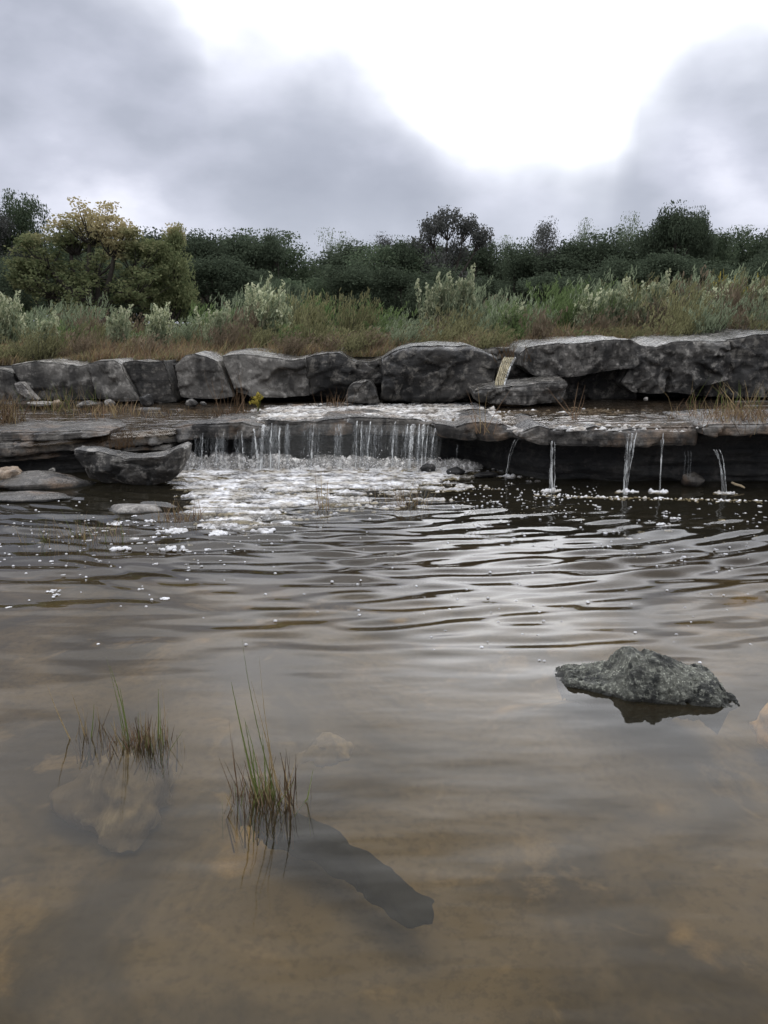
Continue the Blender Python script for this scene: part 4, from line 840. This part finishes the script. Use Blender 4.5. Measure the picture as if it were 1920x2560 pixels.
# dead stick
p0, p1 = aty(1829, 1206, 7.45), aty(1862, 1220, 7.35); s0 = tube(np.array([p0, p0 * .7 + p1 * .3 + [0, 0, -.004], p0 * .3 + p1 * .7 + [0, 0, .004], p1]), [.010, .013, .012, .008], 7)
tag(mesh_obj('dead_stick', s0[0], s0[1], M_WOOD), 'short pale dead stick against the dark right wall', 'stick')

# ------------------------------------------------------------------ bank vegetation
def ground_z(x, y): return 1.05 + .10 * sstep(y, 12.5, 16) + np.interp(x, [-7, 0, 7], [-.10, .06, .22])
def grass_field():
    nb = 70000; y = 11.35 + 7 * rng.random(nb) ** 1.7; x = rng.uniform(-1, 1, nb) * (y * .62)
    z = ground_z(x, y) - .02; cl = fbm(P3(x * 1.2, y * 1.2), 3, 91) ; h = (.16 + .20 * np.clip(cl + .5, 0, 1.2)) * rng.uniform(.4, 1.15, nb) * (.5 + .5 * sstep(y, 11.3, 12.2))
    base = np.stack([x, y, z], -1); tip = base + np.stack([h * rng.normal(.28, .38, nb), h * rng.normal(0, .3, nb), h], -1)
    V, Fc = blades(base, tip, rng.uniform(.003, .0075, nb), bend=np.stack([h * .03, 0 * h, h * .08], -1))
    c2 = fbm(P3(x * .7, y * .7), 3, 92); mi = np.where(rng.random(nb) < .20 + .45 * c2, 0, np.where(rng.random(nb) < .34, 1, np.where(rng.random(nb) < .55, 2, 3)))
    tag(mesh_obj('bank_grass', V, Fc, [G_RED, S_BROWN, G_STRAW, S_OLIVE], None, False, np.tile(mi, 2)), 'reddish brown and straw grass covering the bank behind the ledge', 'grass', kind='stuff')
grass_field()

def shrub_proto(lmat, seed, h=1.0, nst=46, nleaf=34, spread=.34, plume=0, lean=.16, leafw=.006, leafl=.04):
    r_ = np.random.default_rng(seed); root = empty('shrub'); bs, bl, bp = Buf(), Buf(), Buf()
    for s_ in range(nst):
        b0 = np.array([r_.normal(0, .08), r_.normal(0, .08), -.05]); hh = h * r_.uniform(.50, 1.0) * (1 if r_.random() < .8 else 1.12); dx, dy = r_.normal(lean, spread, 1)[0] * hh, r_.normal(0, spread, 1)[0] * hh
        tip = b0 + [dx, dy, hh]; P = bent(b0, tip, (-.04 * dx, 0, .05 * hh), 7); bs.add(*tube(P, np.linspace(.006, .0015, 7), 3))
        tt = .18 + .82 * r_.random(nleaf) ** .75; C = np.stack([np.interp(tt, np.linspace(0, 1, 7), P[:, k]) for k in range(3)], -1)
        sp = .055 * (1.15 - tt)[:, None] + .012; C = C + r_.normal(0, 1, (nleaf, 3)) * sp * [1, 1, .6]
        dr = np.stack([r_.normal(.25, .35, nleaf), r_.normal(0, .35, nleaf), np.ones(nleaf)], -1); dr /= np.linalg.norm(dr, axis=1)[:, None]; L = leafl * r_.uniform(.6, 1.5, nleaf)[:, None]
        sd = np.cross(dr, r_.normal(size=(nleaf, 3))); sd /= np.linalg.norm(sd, axis=1)[:, None]
        bl.add(*quads(C, sd * leafw * r_.uniform(.6, 1.4, (nleaf, 1)), dr * L))
        if plume and r_.random() < plume:
            m = 46; tt = .62 + .42 * r_.random(m); C = b0 + (tip - b0) * tt[:, None] + [0, 0, .05 * hh] * (4 * tt * (1 - tt)).clip(0)[:, None] + r_.normal(0, 1, (m, 3)) * .028 * (1.3 - (tt[:, None] - .62) * 1.8).clip(.25)
            bp.add(*quads(C, r_.normal(0, .010, (m, 3)), r_.normal(0, .010, (m, 3)) + [0, 0, .011]))
    kid(root, bs.obj('stems', M_BARK if lmat is not S_BROWN else S_BROWN, root)); kid(root, bl.obj('foliage', lmat, root, False))
    if bp.n: kid(root, bp.obj('plumes', S_PLUME, root, False))
    return root
RS = random.Random(5); usedp = set()
def place(proto, x, y, sc, label, group, cat='shrub', rz=None, sz=None):
    o = proto
    if proto.name in usedp: o = copy_tree(proto)
    else: usedp.add(proto.name)
    o.location = (x, y, float(ground_z(x, y)) - .03 if y < 20 else 1.1); s2 = sz or sc; o.scale = (sc, sc, s2); o.rotation_euler = (0, 0, RS.uniform(-.35, .35) if rz is None else rz); tag(o, label, cat, group); return o
PR = {'grey': [shrub_proto(S_GREY, 800 + q) for q in range(2)], 'green': [shrub_proto(S_GREEN, 810 + q) for q in range(2)], 'olive': [shrub_proto(S_OLIVE, 820 + q) for q in range(2)],
      'brown': [shrub_proto(S_BROWN, 830 + q, nleaf=18, spread=.22) for q in range(2)], 'plume': [shrub_proto(S_GREY, 840 + q, 1.0, 44, 34, .13, .7) for q in range(3)], 'yel': [shrub_proto(S_YEL, 850, .6, 24, 20)]}
GL = {'grey': ('feathery grey green shrub in the bank thicket behind the ledge', 'grey green shrubs on the bank'), 'green': ('feathery bright green shrub in the bank thicket behind the ledge', 'green shrubs on the bank'),
      'olive': ('feathery olive yellow shrub in the bank thicket behind the ledge', 'olive shrubs on the bank'), 'brown': ('thin reddish brown dry shrub in the bank thicket', 'brown dry shrubs on the bank')}
def at_px(px, y): return (px - 960) / F * y / math.cos(PITCH) * .975
# plumed ones the photo lets one find, height by their tip
for (px, pt, y, lb) in [(30, 715, 14.2, 'cream tipped shrub at the far left of the bank'), (125, 775, 13.2, 'low cream tipped shrub left of the leaning dead branch'), (300, 750, 13.6, 'cream tipped shrub in front of the yellowing tree trunk'), (400, 745, 14, 'narrow cream tipped shrub just right of the yellowing tree trunk'), (545, 750, 14, 'cream tipped shrub left of the tall cream plumed one'),
                       (640, 685, 15, 'tallest cream plumed shrub on the left half of the bank'), (672, 705, 14.6, 'second cream plumed shrub beside the tallest one'), (1075, 680, 16, 'slim silvery plumed shrub left of the tall grey spike'), (1132, 662, 16, 'tall grey spiky plumed shrub near the bank middle'), (1255, 745, 14.2, 'green shrub with cream tips above the brown spout'),
                       (1430, 720, 14.8, 'low cream plumed shrub right of the bank middle'), (1495, 695, 15, 'broad cream plumed shrub on the right half'), (1595, 675, 15, 'tallest cream plumed shrub on the right half'), (1745, 700, 15.2, 'pale green shrub under the yellow one at right'), (1850, 672, 15.5, 'big yellow green plumed shrub near the right photo edge')]:
    y -= 1.2
    z = aty(px, pt, y)[2]; hh = z - float(ground_z(at_px(px, y), y)); sh = hh / 1.08
    place(RS.choice(PR['plume']), at_px(px, y), y, min(sh, 1.0), lb, 'plumed shrubs on the bank', sz=sh)
z = aty(1785, 668, 15.8)[2]; place(PR['yel'][0], at_px(1780, 15.8), 15.8, 1.1, 'yellow leaved shrub above the right side of the bank', None, sz=(z - 1.3) / .62)
def where(px):
    for lim, w_ in ((140, 'at the far left'), (320, 'under the broad yellowing tree'), (500, 'above the domed ledge block'), (740, 'above the long grey ledge block'), (960, 'left of the biggest black block'), (1220, 'above the biggest black block'), (1420, 'above the brown spout'), (1640, 'above the overhanging block'), (1800, 'above the split ledge block')):
        if px < lim: return w_
    return 'at the far right'
kinds = []
for row, (y0, cnt, h0) in enumerate([(12.0, 40, .58), (13.3, 38, .82), (14.9, 38, .98), (17.0, 34, 1.02)]):
    for q in range(cnt):
        px = -140 + (q + RS.uniform(.1, .9)) * 2200 / cnt; y = y0 + RS.uniform(-.6, .6)
        if px < 700: kd = RS.choice(['grey', 'green', 'olive', 'grey', 'brown'] if row else ['brown', 'olive', 'brown'])
        elif px < 1000: kd = RS.choice(['green', 'olive', 'grey', 'green'] if row else ['green', 'brown', 'olive'])
        elif px < 1250: kd = RS.choice(['brown', 'grey', 'olive', 'brown'])
        elif px < 1450: kd = RS.choice(['green', 'green', 'grey'] if row else ['brown', 'green'])
        else: kd = RS.choice(['olive', 'olive', 'brown', 'grey'])
        h = h0 * RS.uniform(.42, 1.22) * (1.0 + .16 * (px - 960) / 960)
        if 300 < px < 520: h *= .8
        place(RS.choice(PR[kd]), at_px(px, y), y, max(.75, h), GL[kd][0].split(' in the ')[0] + (' in the front thicket ' if row < 2 else ' in the back thicket ') + where(px), GL[kd][1] + (' in front ' if row < 2 else ' at the back ') + where(px), sz=h)

# ------------------------------------------------------------------ trees
def tree_proto(name, lmat, seed, w=2.4, h=5.0, base=.2, nclump=46, nleaf=130, leaf=.055, spread=.30, top_bare=0, shape=1.0, trunk=.13, lobes_=None):
    """crown of half width w, total height h, crown starting at base*h"""
    r_ = np.random.default_rng(seed); root = empty(name); bt, bl = Buf(), Buf()
    fork = np.array([r_.normal(0, .1), 0, h * max(base, .16)]); bt.add(*tube(bent(np.array([0, 0, -.3]), fork, (.06, 0, 0), 6), np.linspace(trunk, trunk * .75, 6), 7))
    lobes = []
    for q in range(7): lobes.append((r_.uniform(-.62, .62) * w, r_.uniform(-.5, .5) * w, h * r_.uniform(base + .25, .86), r_.uniform(.32, .5) * w))
    lobes.append((r_.normal(0, .12) * w, 0, h * .84, .34 * w))
    if lobes_: lobes = lobes_
    for (lx, ly, lz, lr) in lobes:
        e_ = np.array([lx, ly, lz - lr * .3]); bt.add(*tube(bent(fork - [0, 0, .2], e_, (r_.normal(0, .15), 0, -.12), 8), np.linspace(trunk * .62, trunk * .22, 8), 6))
    for q in range(nclump):
        lx, ly, lz, lr = lobes[q % len(lobes)]; dv = r_.normal(size=3); dv /= np.linalg.norm(dv); dv *= r_.random() ** .35
        c = np.array([lx, ly, lz]) + dv * lr * [1, 1, .8 * shape]; c[2] = min(c[2], h * .98)
        # limb
        f1 = np.array([lx, ly, lz - lr * .3]) * .8 + fork * .2; mid = f1 + (c - f1) * .5 + [0, 0, -.05 * h]; t = np.linspace(0, 1, 7)[:, None]; P = f1 * (1 - t) ** 2 + 2 * mid * t * (1 - t) + c * t ** 2
        bt.add(*tube(P, np.linspace(trunk * .20, .006, 7), 4))
        m = int(nleaf * 2.6 * r_.uniform(.5, 1.3)); leaf_ = leaf * .60; C = c + np.clip(r_.normal(0, 1, (m, 3)), -1.6, 1.6) * spread * r_.uniform(.7, 1.25) * [1.1, 1.1, .75]
        A_ = r_.normal(size=(m, 3)); A_ /= np.linalg.norm(A_, axis=1)[:, None]; B2 = np.cross(A_, r_.normal(size=(m, 3))); B2 /= np.linalg.norm(B2, axis=1)[:, None]
        L = leaf_ * r_.uniform(.35, 1.8, (m, 1)); bl.add(*quads(C, A_ * L, B2 * L * .6))
    kid(root, bt.obj('trunk', M_BARK, root)); kid(root, bl.obj('crown', lmat, root, False)); return root
TP = {'dark': [tree_proto('juniper_tree', L_DARK, 900 + q, 2.3, 5.0, .05, 60, 150, .055, .34) for q in range(3)],
      'green': [tree_proto('oak_tree', L_GREEN, 910 + q, 2.4, 5.0, .10, 56, 130, .055, .30) for q in range(3)],
      'pale': [tree_proto('hazed_tree', L_HAZED, 920 + q, 2.2, 5.2, .30, 44, 46, .045, .30) for q in range(2)],
      'grey': [tree_proto('bare_topped_tree', L_GREY, 930 + q, 2.0, 5.0, .10, 60, 46, .045, .28) for q in range(2)]}
def tree(kind, px, ptop, wpx, y, label, group=None, proto=None):
    pr = proto or RS.choice(TP[kind]); x = at_px(px, y); zt = aty(px, ptop, y)[2]; hh = zt - 1.1
    w = wpx / F * y / 2; sc = w / 2.1
    o = place(pr, x, y, sc, label, group, 'tree', RS.uniform(-3.1, 3.1) if proto is None else 0, hh / 4.75); return o
bigp = tree_proto('yellowing_tree', L_YEL, 950, 2.1, 4.75, .22, 200, 46, .042, .125, trunk=.17, lobes_=[(.05, 0, 3.95, .75), (-.55, .2, 3.5, .6), (.65, -.1, 3.4, .55), (-1.35, 0, 2.95, .7), (1.3, .1, 2.75, .7), (0, .3, 2.7, 1.0), (-1.2, -.2, 1.9, .8), (1.2, -.2, 1.7, .85), (0, -.5, 1.5, .8), (-1.75, .1, 2.3, .5)])
tree('y', 262, 484, 400, 21, 'broad yellowing tree with visible dark limbs, tallest on the left', None, bigp)
lobp = tree_proto('yellowing_tree', L_YEL, 951, 2.1, 4.75, .2, 80, 120, .06, .26, lobes_=[(.6, 0, 4.1, .55), (-.6, .2, 3.5, .7), (.7, -.1, 3.0, .9), (0, .3, 2.2, 1.1), (.9, 0, 1.8, .9), (-.9, 0, 1.8, .9)])
tree('y', 440, 548, 150, 21.5, 'narrow yellow green tree touching the right side of the broad yellowing tree', None, lobp)
oakp = tree_proto('spreading_oak', L_GREY, 952, 2.1, 4.9, .35, 120, 52, .05, .19, shape=.7, lobes_=[(0, 0, 4.3, .7), (-.9, 0, 3.95, .7), (.8, 0, 4.15, .6), (-1.45, .2, 3.3, .6), (1.65, -.1, 3.75, .42), (.3, .3, 3.3, .9), (-.4, -.3, 2.6, 1.0), (-1.2, 0, 2.0, .9), (.8, 0, 2.0, 1.0)])
tree('g', 1112, 522, 200, 27, 'umbrella shaped dark oak with a flat top, tallest near the middle', None, oakp)
for (kd, px, pt, w, y, lb) in [('grey', 25, 505, 170, 26, 'dark tree at the left photo edge beside the yellowing tree'), ('green', 85, 498, 110, 27, 'slim dark topped tree just left of the yellowing tree'),
    ('dark', 535, 596, 190, 27, 'dark bushy tree right of the yellowing trees'), ('grey', 640, 590, 90, 29, 'thin topped grey tree on the left half skyline'), ('dark', 700, 588, 120, 28, 'rounded dark tree beside the thin topped grey tree'),
    ('pale', 845, 590, 110, 34, 'pale green distant tree left of the middle skyline'), ('grey', 960, 596, 110, 30, 'grey twiggy tree left of the umbrella oak'), ('dark', 1010, 612, 120, 27, 'small dark tree under the left side of the umbrella oak'),
    ('pale', 1255, 602, 90, 34, 'faint pale tree right of the umbrella oak'), ('grey', 1345, 562, 125, 28, 'open crowned grey tree between the oak and the pale trees'), ('pale', 1432, 566, 95, 36, 'left of two pale green distant trees on the right skyline'),
    ('pale', 1525, 556, 130, 35, 'right of two pale green distant trees on the right skyline'), ('dark', 1640, 536, 150, 25, 'tall dark tree highest on the right half'), ('dark', 1705, 543, 90, 25.5, 'dark tree joined to the right side of the highest right tree'),
    ('pale', 1800, 578, 150, 34, 'pale tree behind the right end of the wood'), ('green', 1765, 596, 120, 26, 'green rounded tree right of the highest right tree'), ('dark', 1900, 584, 130, 27, 'dark tree at the right photo edge')]:
    tree(kd, px, pt, w, y, lb)
for q in range(21):
    px = -140 + q * 110 + RS.uniform(-25, 25); pt = np.interp(px, [-100, 480, 600, 1000, 1300, 1500, 1900], [560, 600, 596, 608, 602, 588, 592]) + RS.uniform(-8, 24)
    tree(RS.choice(['dark', 'green', 'dark']), px, pt, RS.uniform(170, 250), 29 + RS.uniform(-2, 3), 'dense dark tree mid wood, ' + where(px), 'dense dark trees of the wood ' + where(px))
for q in range(22):
    px = -150 + q * 105 + RS.uniform(-25, 25)
    tree(RS.choice(['dark', 'green', 'dark', 'dark']), px, 680 + RS.uniform(-35, 30), RS.uniform(160, 230), 22.5 + RS.uniform(-1, 2), 'low dark bushy tree along the wood front, ' + where(px), 'low bushy trees along the front of the wood ' + where(px))
for q in range(16):
    px = -250 + q * 160 + RS.uniform(-30, 30)
    tree('dark', px, 640 + RS.uniform(-20, 20), 320, 42 + RS.uniform(-3, 3), 'farthest dark tree closing the back of the wood', 'farthest trees of the wood')
# dead branch in front of the yellowing tree
p0 = aty(235, 800, 14); pp = [aty(230, 812, 14), aty(262, 800, 14), aty(300, 786, 14.1), aty(318, 792, 14.2)]
b = Buf(); b.add(*tube(np.array(pp), [.03, .025, .018, .008], 6)); b.add(*tube(np.array([aty(255, 802, 14), aty(268, 785, 14), aty(275, 770, 14)]), [.015, .01, .004], 5))
tag(b.obj('dead_branch', M_BARK), 'leaning dead grey branch in the shrubs under the yellowing tree', 'branch')
